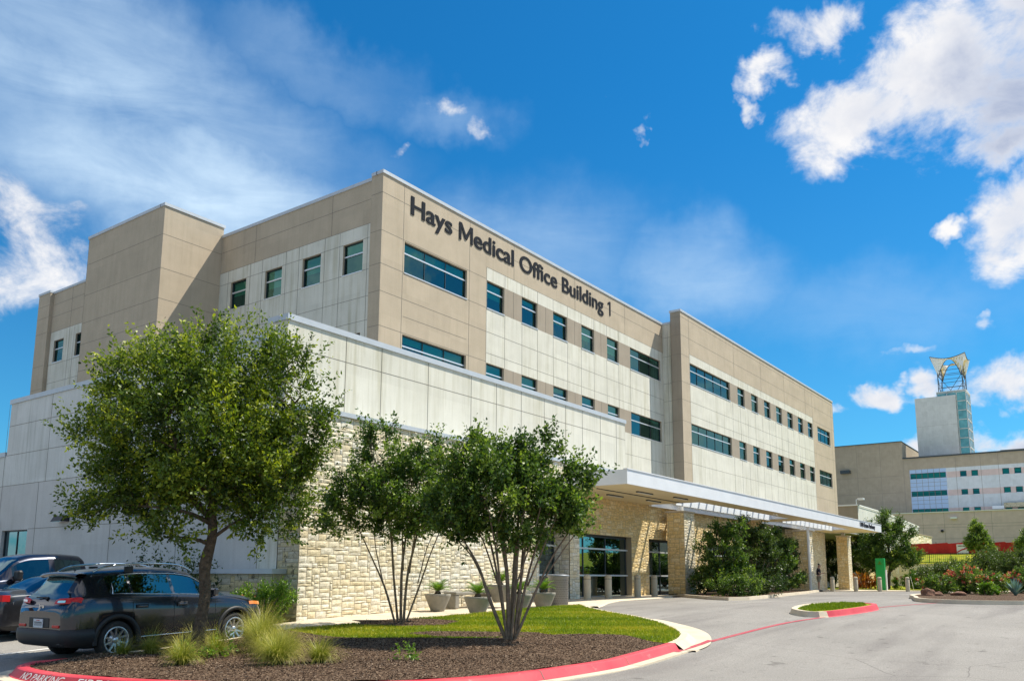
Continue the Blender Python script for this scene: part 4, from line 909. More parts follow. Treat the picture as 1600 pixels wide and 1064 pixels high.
    mb = MB(); V = [(99.8,24,-.9),(134.4,24,-.9),(134.4,24,7.4),(115,24,8.05),(99.8,24,8.15)]
    mb.face(V, 0); mb.face([(99.8,24,8.15),(115,24,8.05),(115,44,8.05),(99.8,44,8.15)], 1); mb.face([(115,24,8.05),(134.4,24,7.4),(134.4,44,7.4),(115,44,8.05)], 1); mb.face([(134.4,24,-.9),(134.4,44,-.9),(134.4,44,7.4),(134.4,24,7.4)], 0)
    mb.box((99.7, 23.9, 8.15), (99.95, 44, 8.3), 2); mb.face([(99.7,23.9,8.3),(115,23.9,8.2),(134.5,23.9,7.55),(134.5,23.9,7.4),(115,23.9,8.05),(99.7,23.9,8.15)], 2)
    mb.face([(99.8,24,-.9),(99.8,24,8.15),(99.8,44,8.15),(99.8,44,-.9)], 3)  # left face of the white building, its shade painted in dark tan
    obj('wall', mb, ['white_plain', 'roofing', 'white_paint', 'tan_dark'], Sm, True)
    mb = MB(); SW = Wall((0,23.2,0),(1,0,0),(0,-1,0)); ashlar(mb, SW, 122, 139.5, -.9, 6.1, random.Random(4), uw=.4, uh=.3, rough=.06); 
    ashlar(mb, Wall((122,0,0),(0,1,0),(-1,0,0)), 23.2, 24, -.9, 6.1, random.Random(6), uw=.4, uh=.3); mb.box((122, 23.1, 6.1), (139.6, 24, 6.25), 1)
    obj('stone_end_wall', mb, ['stone', 'mortar'], Sm, True)
    mb = MB(); mb.box((100, 23.4, -.9), (106, 23.98, 2.0), 0); mb.box((99.95, 23.3, 2.0), (106.1, 23.98, 2.12), 1); obj('stone_base', mb, ['stone_bounce', 'concrete'], Sm, True)
    mb = MB(); mb.tube([(100.6, 24.3, 8.2), (100.6, 24.3, 8.9), (100.3, 23.9, 9.0)], .05, 6); mb.box((99.9, 23.4, 8.85), (100.7, 24.0, 9.05)); obj('camera_mast', mb, 'alu', Sm, True)
build_hospital()
# ------------------------------------------------------------------ vegetation
RT = np.array([sy_, -cy_, 0.]); FW = np.array([cy_, sy_, 0.])
def leaf_obj(name, pos, dirs, length, width, tint, matk, parent=None, kind=None, rng=None, label=None):
    """pos (N,3), dirs (N,3) unit: one folded kite-shaped leaf each, as ONE mesh"""
    N = len(pos); rng = rng or np.random.default_rng(1)
    r = rng.normal(size=(N, 3)); side = np.cross(dirs, r); side /= np.linalg.norm(side, axis=1, keepdims=True)+1e-9
    nrm = np.cross(side, dirs); L = length[:, None]; Wd = width[:, None]
    v = np.empty((N, 4, 3)); v[:, 0] = pos; v[:, 2] = pos+dirs*L; mid = pos+dirs*L*.45+nrm*L*.10
    v[:, 1] = mid+side*Wd*.5; v[:, 3] = mid-side*Wd*.5
    me = bpy.data.meshes.new(name); me.vertices.add(N*4); me.vertices.foreach_set('co', v.reshape(-1).astype(np.float32))
    me.loops.add(N*4); me.loops.foreach_set('vertex_index', np.arange(N*4, dtype=np.int32))
    me.polygons.add(N); me.polygons.foreach_set('loop_start', np.arange(0, N*4, 4, dtype=np.int32)); me.polygons.foreach_set('loop_total', np.full(N, 4, np.int32))
    a = me.attributes.new('tint', 'FLOAT', 'FACE'); a.data.foreach_set('value', np.clip(tint, 0, 1).astype(np.float32))
    me.materials.append(M[matk]); me.update(calc_edges=True)
    o = new_obj(name, me, parent)
    if kind: o['kind'] = kind
    return o
def sprays(blobs, n, per, L, leaf, rng, up_=.35, shell=.55, droop=0., base_tint=.45, spread=.16, ratio=.5, clump=14):
    """leafy twigs over a set of ellipsoids (cx,cy,cz,rx,ry,rz[,weight]); returns arrays for leaf_obj and the twig roots"""
    B = np.array([b[:6] for b in blobs], float); w = np.array([(b[6] if len(b) > 6 else 1)*b[3]*b[4]*b[5] for b in blobs])**.75; w /= w.sum()
    k = rng.choice(len(B), n, p=w); d = rng.normal(size=(n, 3)); d /= np.linalg.norm(d, axis=1, keepdims=True)
    rr = rng.random(n)**(1/3.); rr = shell+(1-shell)*rr if shell > 0 else rr; rr = np.where(rng.random(n) < .30, rng.random(n)**.5, rr)
    root = B[k, :3]+d*B[k, 3:6]*rr[:, None]*.86
    boff = 0.
    if clump:      # gather the twigs into boughs so that gaps open between them
        m = max(8, n//clump); cen = root[:m]; own = np.argmin(((root[:, None, :]-cen[None])**2).sum(2)+rng.random((n, m))*.02, axis=1)
        pull = rng.uniform(.32, .74, n)[:, None]; boff = (rng.normal(size=m)*.11)[own]; root = root*(1-pull)+cen[own]*pull; d = (root-B[k, :3])/B[k, 3:6]; d /= np.linalg.norm(d, axis=1, keepdims=True)+1e-9
    dr = d*.8+np.array([0, 0, up_])+rng.normal(size=(n, 3))*.42; dr /= np.linalg.norm(dr, axis=1, keepdims=True)
    ln = L*rng.uniform(.55, 1.35, n)
    s = np.tile(np.linspace(.06, 1., per), (n, 1))+rng.uniform(-.03, .03, (n, per))
    P_ = root[:, None, :]+dr[:, None, :]*(ln[:, None]*s)[:, :, None]
    P_[:, :, 2] += (up_*.25-droop)*ln[:, None]*s**2
    off = rng.normal(size=(n, per, 3))*spread*(1.0-.72*s)[:, :, None]*ln[:, None, None]
    P_ = P_+off
    ld = dr[:, None, :]*.6+rng.normal(size=(n, per, 3))*.75; ld /= np.linalg.norm(ld, axis=2, keepdims=True)
    le = leaf*rng.uniform(.65, 1.3, (n, per))
    tw = rng.normal(size=n)*.20                                  # twig-to-twig colour
    tint = base_tint+(tw*.8+boff)[:, None]+rng.normal(size=(n, per))*.13+(s-.5)*.30
    return P_.reshape(-1, 3), ld.reshape(-1, 3), le.reshape(-1), (le*ratio).reshape(-1), tint.reshape(-1), root, dr, ln
def limb(mb, a, b, r0, r1, rnd, n=6, wob=.12, sag=0., seg=7):
    a, b = Vector(a), Vector(b); L = (b-a).length; pts = []; rr = []
    o1 = Vector((rnd.uniform(-1,1), rnd.uniform(-1,1), rnd.uniform(-.3,.6)))*wob*L; o2 = Vector((rnd.uniform(-1,1), rnd.uniform(-1,1), rnd.uniform(-.3,.3)))*wob*L
    for i in range(seg+1):
        s = i/seg; p = a.lerp(b, s)+o1*math.sin(math.pi*s)+o2*math.sin(2*math.pi*s)*.5; p.z += sag*math.sin(math.pi*s); pts.append(p); rr.append(r0+(r1-r0)*s)
    mb.tube(pts, rr, n); return pts
def tree(name, label, cat, base, stems, blobs, n, per, L, leaf, matk, bark, seed, up_=.35, twigs=60, group=None, limb_r=.03, **kw):
    rng = np.random.default_rng(seed); rnd = random.Random(seed); T = thing(name, label, cat, base, 0, group)
    pos, ld, le, wd, ti, root, dr, ln = sprays(blobs, n, per, L, leaf, rng, up_, **kw)
    mb = MB(); ends = []
    for st in stems:          # (list of points, list of radii)
        pts = cr(st[0], 6); rad = np.interp(np.linspace(0, 1, len(pts)), np.linspace(0, 1, len(st[1])), st[1]); rad = [r*(1+rnd.uniform(-.06, .06)) for r in rad]
        mb.tube(pts, rad, 12 if rad[0] > .08 else 8); ends += [(Vector(p), r) for p, r in list(zip(pts, rad))[len(pts)//2:]]
    idx = rng.choice(len(root), min(twigs, len(root)), replace=False)
    hub = []
    for i in idx:
        t = Vector(root[i]); e, r = min(ends, key=lambda q: (q[0]-t).length+.6*max(0, q[0].z-t.z)); 
        pts = limb(mb, e, t, min(r*.6, limb_r), .006, rnd, 5, .10, .05, 6)
    obj('trunk', mb, bark, T)
    leaf_obj('crown', pos, ld, le, wd, ti, matk, T, rng=rng)
    return T
def off(a, b, z): return tuple(RT*a+FW*b+np.array([0, 0, z]))
# --- the big cedar elm in front of the parked SUV
def elm():
    base = (9.36, 14.06, mulch_z(9.36, 14.06)-.04); z0 = 0
    bl = []
    # lobes: (sideways, depth, height above base, radii)
    for a, b, z, ra, rb, rz, w in ((-.05,.1,3.85,2.10,2.0,1.45,1), (-1.15,.2,3.25,1.15,1.2,.95,1), (1.25,.1,3.35,1.25,1.2,1.15,1), (-.95,.0,5.15,1.0,1.1,.66,1), (.45,.1,5.35,1.25,1.2,.66,1), (1.75,.0,5.25,.58,.7,.70,1.1), (1.15,.1,5.75,.3,.35,.3,1.2), (-.25,.1,5.85,.3,.35,.28,1.2), (-1.5,0,5.5,.3,.3,.25,1.2),
        (-2.25,.0,4.0,.42,.42,.26,1.6), (-1.75,.1,4.75,.48,.5,.32,1.4), (-1.75,-.1,2.62,.72,.7,.42,1.1), (-.85,-.1,2.65,.75,.7,.45,1), (.55,0,3.0,.8,.8,.50,1), (1.40,.1,2.35,.62,.6,.40,1), (2.05,.1,3.6,.55,.6,.75,1), (-.35,-.4,1.98,.42,.45,.30,1.2), (2.15,0,4.4,.35,.4,.45,1.2), (1.05,0,2.25,.35,.4,.26,.7)):
        q = off(a*.97-.20, b, (z-3.9)*.93+3.95); bl.append((*q, ra*.90, rb*.9, rz*.92, w))
    o = lambda a, b, z: off(a, b, z)
    stems = [([(0,0,0), o(.02,0,.35), o(.09,0,1.0), o(.06,0,1.6), o(.16,0,2.15), o(.10,.05,2.7), o(.0,.1,3.4), o(-.1,.1,4.4)], [.155,.115,.105,.11,.09,.08,.06,.025]),
        ([o(.15,0,2.1), o(.55,-.05,2.38), o(1.0,.0,2.62), o(1.6,.1,3.0)], [.04,.03,.022,.012]), ([o(.12,0,2.5), o(-.5,.1,3.0), o(-1.2,.1,3.5), o(-2.1,0,3.95)], [.07,.055,.035,.012]),
        ([o(.1,0,2.7), o(.6,.2,3.4), o(1.2,.2,4.3), o(1.7,.1,4.9)], [.075,.06,.04,.015]), ([o(.05,.05,2.9), o(-.4,-.3,3.6), o(-.8,-.4,4.6)], [.06,.045,.015]), ([o(.1,0,2.4), o(-.3,-.4,2.6), o(-1.2,-.4,2.7)], [.05,.035,.012]), ([o(.05,.05,3.2), o(.3,.5,4.0), o(.4,.5,5.0)], [.06,.04,.015])]
    T = tree('cedar_elm', 'tall round crowned leafy tree with single brown trunk in front of the charcoal SUV', 'tree', base, stems, bl, 3250, 26, .60, .080, 'leaf1', 'bark', 21, up_=.55, twigs=150, shell=.5, base_tint=.48, spread=.095)
elm()
def myrtle(name, label, base, crown, stemspec, seed, n, scale=1., matk='leaf2'):
    rnd = random.Random(seed); stems = []
    for (a0, b0, a1, b1, z1, r) in stemspec:
        p0 = off(a0, b0, 0); p1 = off(a0+(a1-a0)*.28, b0+(b1-b0)*.3, z1*.36); p2 = off(a0+(a1-a0)*.62+rnd.uniform(-.06,.06), b0+(b1-b0)*.6, z1*.68); p3 = off(a1, b1, z1)
        r *= .82; stems.append(([p0, tuple(np.array(p1)+np.array([rnd.uniform(-.05,.05), rnd.uniform(-.05,.05), 0])), p2, p3], [r, r*.85, r*.6, .012]))
        q = off(a0+(a1-a0)*.5, b0+(b1-b0)*.5, z1*.5); e = off(a1+rnd.uniform(-.5,.5), b1+rnd.uniform(-.5,.5), z1*rnd.uniform(.85, 1.0)); m = tuple((np.array(q)+np.array(e))/2+np.array([rnd.uniform(-.1,.1), rnd.uniform(-.1,.1), .05]))
        stems.append(([off(a0+(a1-a0)*.30, b0+(b1-b0)*.32, z1*.38), m, e], [r*.6, r*.4, .01]))
    bl = [(*off(a*.92, b, (z-2.9)*.92+2.9), ra*.82, rb*.85, rz*.84, w) for a, b, z, ra, rb, rz, w in crown]
    return tree(name, label, 'tree', base, stems, bl, n, 20, .42, .085, matk, 'bark_pale', seed, up_=.65, twigs=110, group='crepe myrtles in the grassy island', limb_r=.02, spread=.13, shell=.42, base_tint=.53, ratio=.58)
b2 = (15.48, 14.75, G(15.48, 14.75)+.14)
myrtle('crepe_myrtle', 'multi stemmed crepe myrtle nearer the left, standing in the lawn edge by the pavement', b2,
    [(.0,0,3.1,1.55,1.4,.95,1), (-1.15,0,2.8,.85,.95,.65,1), (1.1,0,2.75,.8,.9,.65,1), (-.60,0,4.2,.55,.6,.62,1), (.5,0,4.0,.75,.8,.50,1), (-2.05,0,2.35,.50,.45,.34,1.1), (-1.45,.1,3.6,.42,.5,.42,1.1), (.0,0,2.2,.8,.8,.30,1), (1.55,0,2.2,.5,.5,.35,1), (-1.0,0,4.85,.22,.25,.38,1.2), (-.2,0,4.85,.2,.25,.3,1.2), (-1.9,0,3.0,.3,.3,.25,1.2), (.95,0,4.5,.2,.25,.3,1.1)],
    [(-.12,0,-1.15,.1,2.4,.036), (-.05,.05,-.45,-.2,3.2,.040), (.03,.0,.10,.2,3.4,.048), (.10,0,.50,-.1,3.2,.046), (.16,.02,1.05,.1,2.5,.032)], 41, 1600)
b3 = (14.2, 10.42, mulch_z(14.2, 10.42)-.02)
myrtle('crepe_myrtle', 'multi stemmed crepe myrtle with the widest fan of stems at mulch edge', b3,
    [(-.1,0,2.85,1.45,1.45,.95,1), (-1.25,0,2.7,.75,.9,.75,1), (1.15,0,2.75,.7,.9,.65,1), (-.1,0,3.65,1.15,1.1,.48,1), (1.60,0,2.9,.42,.42,.50,1.1), (-1.35,0,3.55,.45,.6,.42,1), (.75,0,4.0,.32,.4,.42,1.1), (-.45,0,4.1,.40,.4,.32,1), (.2,0,4.15,.25,.3,.3,1.1), (1.45,0,2.15,.45,.5,.30,1), (-1.05,0,1.9,.5,.5,.28,1), (.4,0,1.9,.75,.7,.28,1), (1.85,0,3.55,.22,.25,.28,1.1), (1.35,0,3.6,.3,.3,.3,1.1), (-.9,0,4.05,.22,.3,.28,1.1)],
    [(-.06,0,-1.15,.1,2.3,.050), (-.03,.05,-.75,.3,3.0,.042), (.0,0,-.15,-.1,3.4,.060), (.03,.06,.2,.35,3.6,.055), (.10,.0,.55,.0,3.3,.045), (.14,.03,.95,-.15,2.9,.042), (.12,-.05,1.45,.05,2.5,.038), (.05,-.06,.35,-.5,2.9,.038), (-.04,-.04,-.5,-.45,2.9,.036)], 52, 1850)
# --- shrubs along the building and at the right
def bush(name, label, cat, base, blobs, n, leaf, matk, seed, per=18, L=.35, stem=True, group=None, fl=None, **kw):
    rng = np.random.default_rng(seed); rnd = random.Random(seed); T = thing(name, label, cat, base, 0, group)
    bl = [(*off(a, b, z), ra, rb, rz) for a, b, z, ra, rb, rz in blobs]
    kw.setdefault('shell', .4); kw.setdefault('base_tint', .45)
    pos, ld, le, wd, ti, root, dr, ln = sprays(bl, n, per, L, leaf, rng, kw.pop('up_', .4), **kw)
    mb = MB()
    sr = .025 if n > 100 else .004
    for i in rng.choice(len(root), min(26 if n > 100 else 8, len(root)), replace=False): limb(mb, (rnd.uniform(-.15,.15)*(1 if n > 100 else .3), rnd.uniform(-.15,.15)*(1 if n > 100 else .3), 0), root[i], sr, sr*.25, rnd, 5, .08, .1 if n > 100 else .02, 5)
    obj('stems', mb, 'bark_pale', T); leaf_obj('foliage', pos, ld, le, wd, ti, matk, T, rng=rng)
    if fl:
        nf, sz, fm = fl; d = rng.normal(size=(nf, 3)); d[:, 2] = np.abs(d[:, 2])+.05; d /= np.linalg.norm(d, axis=1, keepdims=True)
        B_ = np.array(bl); k = rng.integers(0, len(B_), nf); c = B_[k, :3]+d*B_[k, 3:6]*1.04
        c = np.repeat(c, 7, axis=0); dd = rng.normal(size=(nf*7, 3)); dd /= np.linalg.norm(dd, axis=1, keepdims=True)
        leaf_obj('blossom', c+dd*sz*.1, dd, np.full(nf*7, sz), np.full(nf*7, sz*.8), rng.random(nf*7), fm, T, rng=rng)
    return T
gz = lambda x, y, o=.1: (x, y, G(x, y)+o)
g1 = 'tall shrubs beneath the slatted canopy openings'
bush('tall_shrub', 'tall loose evergreen shrub right of first stone pillar with pale gaps', 'shrub', gz(38.2, 15.5), [(0,0,1.9,1.0,1.2,1.5), (.6,0,2.8,.6,.8,.7), (-.2,0,.8,1.1,1.0,.7), (.95,0,.9,.7,.8,.7), (-.9,0,.55,.6,.6,.5)], 950, .12, 'leaf3', 61, group=g1, up_=.5)
bush('tall_shrub', 'densest dark shrub in the middle under the canopy fins', 'shrub', gz(42.0, 15.4), [(0,0,1.8,1.2,1.2,1.4), (-.3,0,3.1,.7,.8,.65), (.5,0,2.6,.8,.8,.8), (0,0,.7,1.4,1.0,.6), (1.0,0,1.5,.7,.8,.9)], 900, .12, 'leaf_dark', 62, group=g1, up_=.5, base_tint=.6)
bush('tall_shrub', 'tall shrub next to the middle stone pillar of the canopy', 'shrub', gz(47.0, 16.2), [(0,0,1.8,1.2,1.1,1.4), (.5,0,2.7,.8,.8,.8), (-.7,0,2.9,.7,.7,.6), (.9,0,1.2,.8,.9,.9), (-.9,0,1.0,.8,.8,.8)], 850, .13, 'leaf3', 63, group=g1, up_=.4)
bush('tall_shrub', 'thin shrub behind the others leaning on middle pillar', 'shrub', gz(51.6, 16.8), [(0,0,2.0,.8,.8,1.1), (.3,0,1.0,.7,.8,.8), (.5,0,2.6,.4,.4,.5)], 360, .13, 'leaf_dark', 64, group=g1)
bush('low_shrub', 'low bright green shrub spilling over bed corner by road', 'shrub', gz(35.2, 13.7), [(0,0,.35,.7,.6,.4), (.7,0,.45,.5,.5,.4), (-.6,.4,.3,.5,.5,.3)], 330, .09, 'leaf3', 65)
bush('low_shrub', 'low dark ground shrub at kerb point beneath tall shrubs', 'shrub', gz(37.4, 13.8), [(0,0,.4,.8,.6,.45), (1.0,0,.35,.7,.5,.4)], 330, .09, 'leaf_dark', 66)
# bright bush against the left stone corner, wispy climbers on the plinth
bush('leafy_bush', 'bright green bush against the stone wall corner by parked SUV', 'bush', gz(13.75, 17.75), [(-.1,0,.38,.62,.5,.42), (.25,0,.62,.42,.4,.34), (-.55,0,.35,.4,.4,.34)], 420, .07, 'leaf_bright', 71, per=16, L=.26, fl=(7, .05, 'petal_pink'))
bush('climbing_plant', 'dark wispy climber on low stone plinth behind the elm trunk', 'plant', gz(13.7, 21.2), [(0,0,.9,.8,.3,.55), (-.9,0,1.2,.5,.3,.5), (.8,0,.7,.5,.3,.45)], 170, .08, 'leaf_dark', 72, per=12, L=.4)
# right-hand end
g2 = 'crepe myrtles at the far end of the canopy'
tree('crepe_myrtle', 'spreading crepe myrtle with dark trunk behind green totem sign', 'tree', (71.7, 15.3, -.9), [([(0,0,0), off(.1,0,1.0), off(.3,0,2.0), off(.2,0,3.5), off(.3,0,5)], [.16,.13,.1,.07,.02]), ([off(.15,0,1.3), off(1.0,0,2.0), off(2.2,0,2.4)], [.07,.05,.02]), ([off(.25,0,1.9), off(-.7,0,3.0), off(-1.4,0,4.0)], [.07,.05,.02])],
    [(*off(.2,0,3.6), 1.7,1.6,1.6), (*off(.4,0,5.2), .9,.9,.95), (*off(-1.3,0,3.0), 1.1,1.0,1.2), (*off(1.7,0,2.6), 1.1,1.0,.75), (*off(2.3,0,1.9), .55,.5,.35), (*off(1.6,0,4.6), .7,.6,.45), (*off(-1.5,0,4.7), .55,.5,.4), (*off(-.5,0,1.9), 1.1,1.0,.6)], 1900, 20, .55, .13, 'leaf3', 'bark', 81, twigs=60, group=g2, up_=.45, base_tint=.42)
tree('crepe_myrtle', 'rounded many stemmed crepe myrtle right of the last stone pillar', 'tree', (77.5, 18.5, -.9), [([(0,0,0), off(a*.4,b*.3,1.4), off(a,b,3.0)], [.06,.05,.02]) for a, b in ((-.9,.3),(-.4,-.3),(.1,.4),(.6,-.1),(1.1,.3))],
    [(*off(0,0,3.4), 1.9,1.6,1.3), (*off(-1.2,0,2.9), 1.1,1.0,1.0), (*off(1.3,0,2.8), 1.1,1.0,1.0), (*off(.2,0,1.9), 1.5,1.2,.5)], 1200, 18, .5, .14, 'leaf3', 'bark_pale', 82, twigs=40, group=g2, base_tint=.35)
tree('crepe_myrtle', 'crepe myrtle glimpsed between the two last stone pillars', 'tree', (82, 22.2, -.9), [([(0,0,0), off(a*.4,b*.3,1.4), off(a,b,3.0)], [.06,.05,.02]) for a, b in ((-.9,.3),(.1,.4),(.9,.3))],
    [(*off(0,0,3.0), 2.0,1.6,1.5), (*off(-1.6,0,2.6), 1.1,1.0,1.2), (*off(1.3,0,2.8), 1.2,1.0,1.1), (*off(0,0,1.2), 1.6,1.2,.9)], 1100, 18, .5, .15, 'leaf_dark', 'bark_pale', 83, twigs=40, group=g2)
bush('leafy_bush', 'round green bush with red flowers beside the red hydrant', 'bush', gz(74.0, 13.6, 0), [(0,0,.7,1.2,.9,.75), (1.2,0,.8,1.0,.8,.7), (-1.2,0,.5,.7,.6,.5)], 520, .13, 'leaf_bright', 84, fl=(26, .13, 'petal_red'))
T = tree('young_tree', 'young bright oak on the bank before the pink grey annexe', 'tree', (105.4, 12.9, 1.6), [([(0,0,0), off(0,0,2.0), off(.05,0,4.6)], [.09,.07,.02])],
    [(*off(.1,0,2.3), 1.35,1.3,.9), (*off(.1,0,3.3), .85,.9,.9), (*off(.1,0,4.3), .4,.4,.55), (*off(-.6,0,2.1), .6,.6,.45), (*off(1.2,0,1.8), .6,.6,.4)], 900, 16, .45, .17, 'leaf3', 'bark', 85, twigs=30, base_tint=.62, group='young trees on the bank')
tree('young_tree', 'young bright oak cut by the right edge of the view', 'tree', (108.2, 8.2, 1.8), [([(0,0,0), off(0,0,2.0), off(.05,0,3.6)], [.09,.07,.02])],
    [(*off(0,0,1.9), 1.6,1.5,.9), (*off(0,0,2.8), .9,.9,.7)], 600, 16, .45, .17, 'leaf3', 'bark', 86, twigs=30, base_tint=.62, group='young trees on the bank')
g3 = 'spreading green shrubs behind the roses'
for i, (x, y, bl, lab) in enumerate(((68.3, 10.2, [(0,0,1.0,1.6,1.2,.9), (-1.3,0,.9,1.1,.9,.6)], 'spreading green shrub nearest the iron fence'), (67.5, 7.9, [(0,0,1.3,1.9,1.4,1.15), (.8,0,2.0,1.0,.9,.5)], 'broadest billowing green shrub behind the rose bushes'), (65.8, 5.4, [(0,0,1.4,1.8,1.4,1.1), (1.2,0,2.0,.8,.8,.55), (-1.,0,1.9,.9,.8,.5)], 'billowing green shrub behind the blue agave at right edge'))):
    bush('spreading_shrub', lab, 'shrub', (x, y, -.75), bl, 850, .12, 'leaf_dark', 90+i, per=20, L=.6, group=g3, base_tint=.75, up_=.15)
g4 = 'rose bushes in the right island'
for i, (x, y, s, lab, nf) in enumerate(((46.9, 7.65, .62, 'small green rose bush at left end of the right island', 3), (49.5, 6.75, 1.0, 'largest rose bush covered in coral blooms', 75), (47.9, 5.55, .72, 'rose bush with pink blooms at right of the largest one', 34), (53.5, 4.75, .85, 'coral rose bush behind the blue agave', 40), (52.9, 3.3, .8, 'rose bush cut off by the right edge', 30))):
    bush('rose_bush', lab, 'bush', gz(x, y, .12), [(0,0,.75*s,1.0*s,.9*s,.68*s), (.55*s,0,.55*s,.7*s,.6*s,.5*s), (-.6*s,0,.6*s,.65*s,.6*s,.5*s)], int(560*s), .085, 'leaf3', 95+i, group=g4, fl=(int(nf*1.5), .12, 'petal_pink'), base_tint=.55, L=.3)
bush('leafy_bush', 'small lime green plant beside roses at the mulch edge', 'plant', gz(45.6, 5.3, .12), [(0,0,.3,.4,.35,.28)], 120, .10, 'leaf_bright', 101, L=.2)
def rosette(name, label, cat, base, n, L, w, matk, seed, up0=.5, curl=.5, group=None, fold=.25, scale=1., parent=None, seg=7, serr=0):
    rng = random.Random(seed); T = parent or thing(name, label, cat, base, 0, group); mb = MB()
    for k in range(n):
        a = k*2.39996+rng.uniform(-.2,.2); el = R(88)-(k/n)*(R(88)-R(90)*up0*.55)+rng.uniform(-.06,.06); l = L*rng.uniform(.85,1.1); p = Vector((0,0,0)); pts = []; 
        for i in range(seg+1):
            s = i/seg; pts.append((p.copy(), el)); el2 = el-curl*s*(1 if el < R(85) else .3); d = Vector((math.cos(a)*math.cos(el2), math.sin(a)*math.cos(el2), math.sin(el2))); p = p+d*l/seg; el = el2
        sd = Vector((-math.sin(a), math.cos(a), 0)); V = []
        for i, (q, e) in enumerate(pts):
            s = i/seg; ww = w*(math.sin(math.pi*min(1, s*.85+.22))**.8)*(1 if s < .98 else .05)*.5; nn = Vector((-math.cos(a)*math.sin(e), -math.sin(a)*math.sin(e), math.cos(e)))
            V += [q-sd*ww+nn*ww*fold*2, q, q+sd*ww+nn*ww*fold*2]
        mb.quads(V, [(i*3+j, i*3+j+1, (i+1)*3+j+1, (i+1)*3+j) for i in range(seg) for j in range(2)], 0, rng.random(), True)
    obj('leaves', mb, matk, T); return T
rosette('agave', 'blue grey agave with stiff pointed leaves in the right island', 'plant', gz(45.9, 4.25, .12), 24, .85, .15, 'agave', 5, up0=.75, curl=.03)
rosette('lily_plant', 'small pale green strappy plant at the foot of roses', 'plant', gz(46.2, 5.0, .12), 16, .4, .09, 'leaf_bright', 6, up0=.5, curl=.15)
# orange cannas
T = thing('canna_bed', 'orange leaved canna clump behind bollards right of the last pillar', 'plant', (72.3, 17.3, -.9)); rng = np.random.default_rng(7); rr_ = random.Random(3)
for k in range(34):
    a = rng.uniform(-1.7, 1.7); b = rng.uniform(-.6, .6); h = rng.uniform(.5, 1.25); q = np.array(off(a, b, 0)); n = 9
    pos = q+np.column_stack([np.zeros(n), np.zeros(n), np.linspace(.05, h, n)]); d = rng.normal(size=(n, 3)); d[:, 2] = np.abs(d[:, 2])+.5; d /= np.linalg.norm(d, axis=1, keepdims=True)
    mb = MB(); mb.tube([tuple(q), tuple(q+np.array([0,0,h]))], .015, 5); s = obj('stem', mb, 'bark_pale', T)
    leaf_obj('leaf_blades', pos, d, np.full(n, .42), np.full(n, .15), rng.random(n)*.8+(.2 if h > 1 else 0), 'canna', s, rng=rng)
# --- feather grass clumps on the mulch
def feather(name, label, base, n, L, seed, mats='straw', lean=(0,0)):
    rng = np.random.default_rng(seed); seg = 8; a = rng.uniform(0, 6.283, n); r = np.sqrt(rng.random(n))*.07; sp = rng.random(n)**.7; l = L*rng.uniform(.45, 1.2, n)*(1.05-.25*sp)
    P_ = np.stack([np.cos(a)*r, np.sin(a)*r, np.zeros(n)], 1); el = np.pi/2-.02-sp*.85; rows = []; wd = rng.uniform(.0018, .0042, n)
    tuft = rng.integers(0, 14, n); ta = rng.uniform(0, 6.283, 14); ts = rng.uniform(.0, .95, 14); a2 = a+rng.normal(0, .35, n); bend = rng.uniform(.05, .75, n)*(0.4+sp)
    side = np.stack([-np.sin(a2), np.cos(a2), np.zeros(n)], 1)
    for i in range(seg+1):
        s = i/seg; w_ = wd*(1-.8*s); rows += [P_-side*w_[:, None], P_+side*w_[:, None]]
        el = el-bend*s; d = np.stack([np.cos(a2)*np.cos(el)+(lean[0]+np.cos(ta[tuft])*ts[tuft])*s, np.sin(a2)*np.cos(el)+(lean[1]+np.sin(ta[tuft])*ts[tuft])*s, np.sin(el)], 1); P_ = P_+d*(l/seg)[:, None]
    V = np.stack(rows, 1); k = V.shape[1]; F = []; T_ = []
    base_i = np.arange(n)*k; tn = rng.normal(0, .18, n)
    for i in range(seg): F.append(np.stack([base_i+2*i, base_i+2*i+1, base_i+2*i+3, base_i+2*i+2], 1)); T_.append(.12+.85*(i/seg)**1.3+tn)
    F = np.concatenate(F); T_ = np.concatenate(T_); me = bpy.data.meshes.new('blades'); me.vertices.add(n*k); me.vertices.foreach_set('co', V.reshape(-1).astype(np.float32))
    me.loops.add(len(F)*4); me.loops.foreach_set('vertex_index', F.reshape(-1).astype(np.int32)); me.polygons.add(len(F)); me.polygons.foreach_set('loop_start', np.arange(0, len(F)*4, 4, dtype=np.int32)); me.polygons.foreach_set('loop_total', np.full(len(F), 4, np.int32))
    at = me.attributes.new('tint', 'FLOAT', 'FACE'); at.data.foreach_set('value', np.clip(T_, 0, 1).astype(np.float32)); me.materials.append(M[mats]); me.update(calc_edges=True)
    T = bpy.data.objects.new(name, me); C.objects.link(T); T.location = base; return tag(T, label, 'ornamental grass', 'feather grass clumps on the bark mulch')
mz = lambda x, y: (x, y, mulch_z(x, y)-.01)
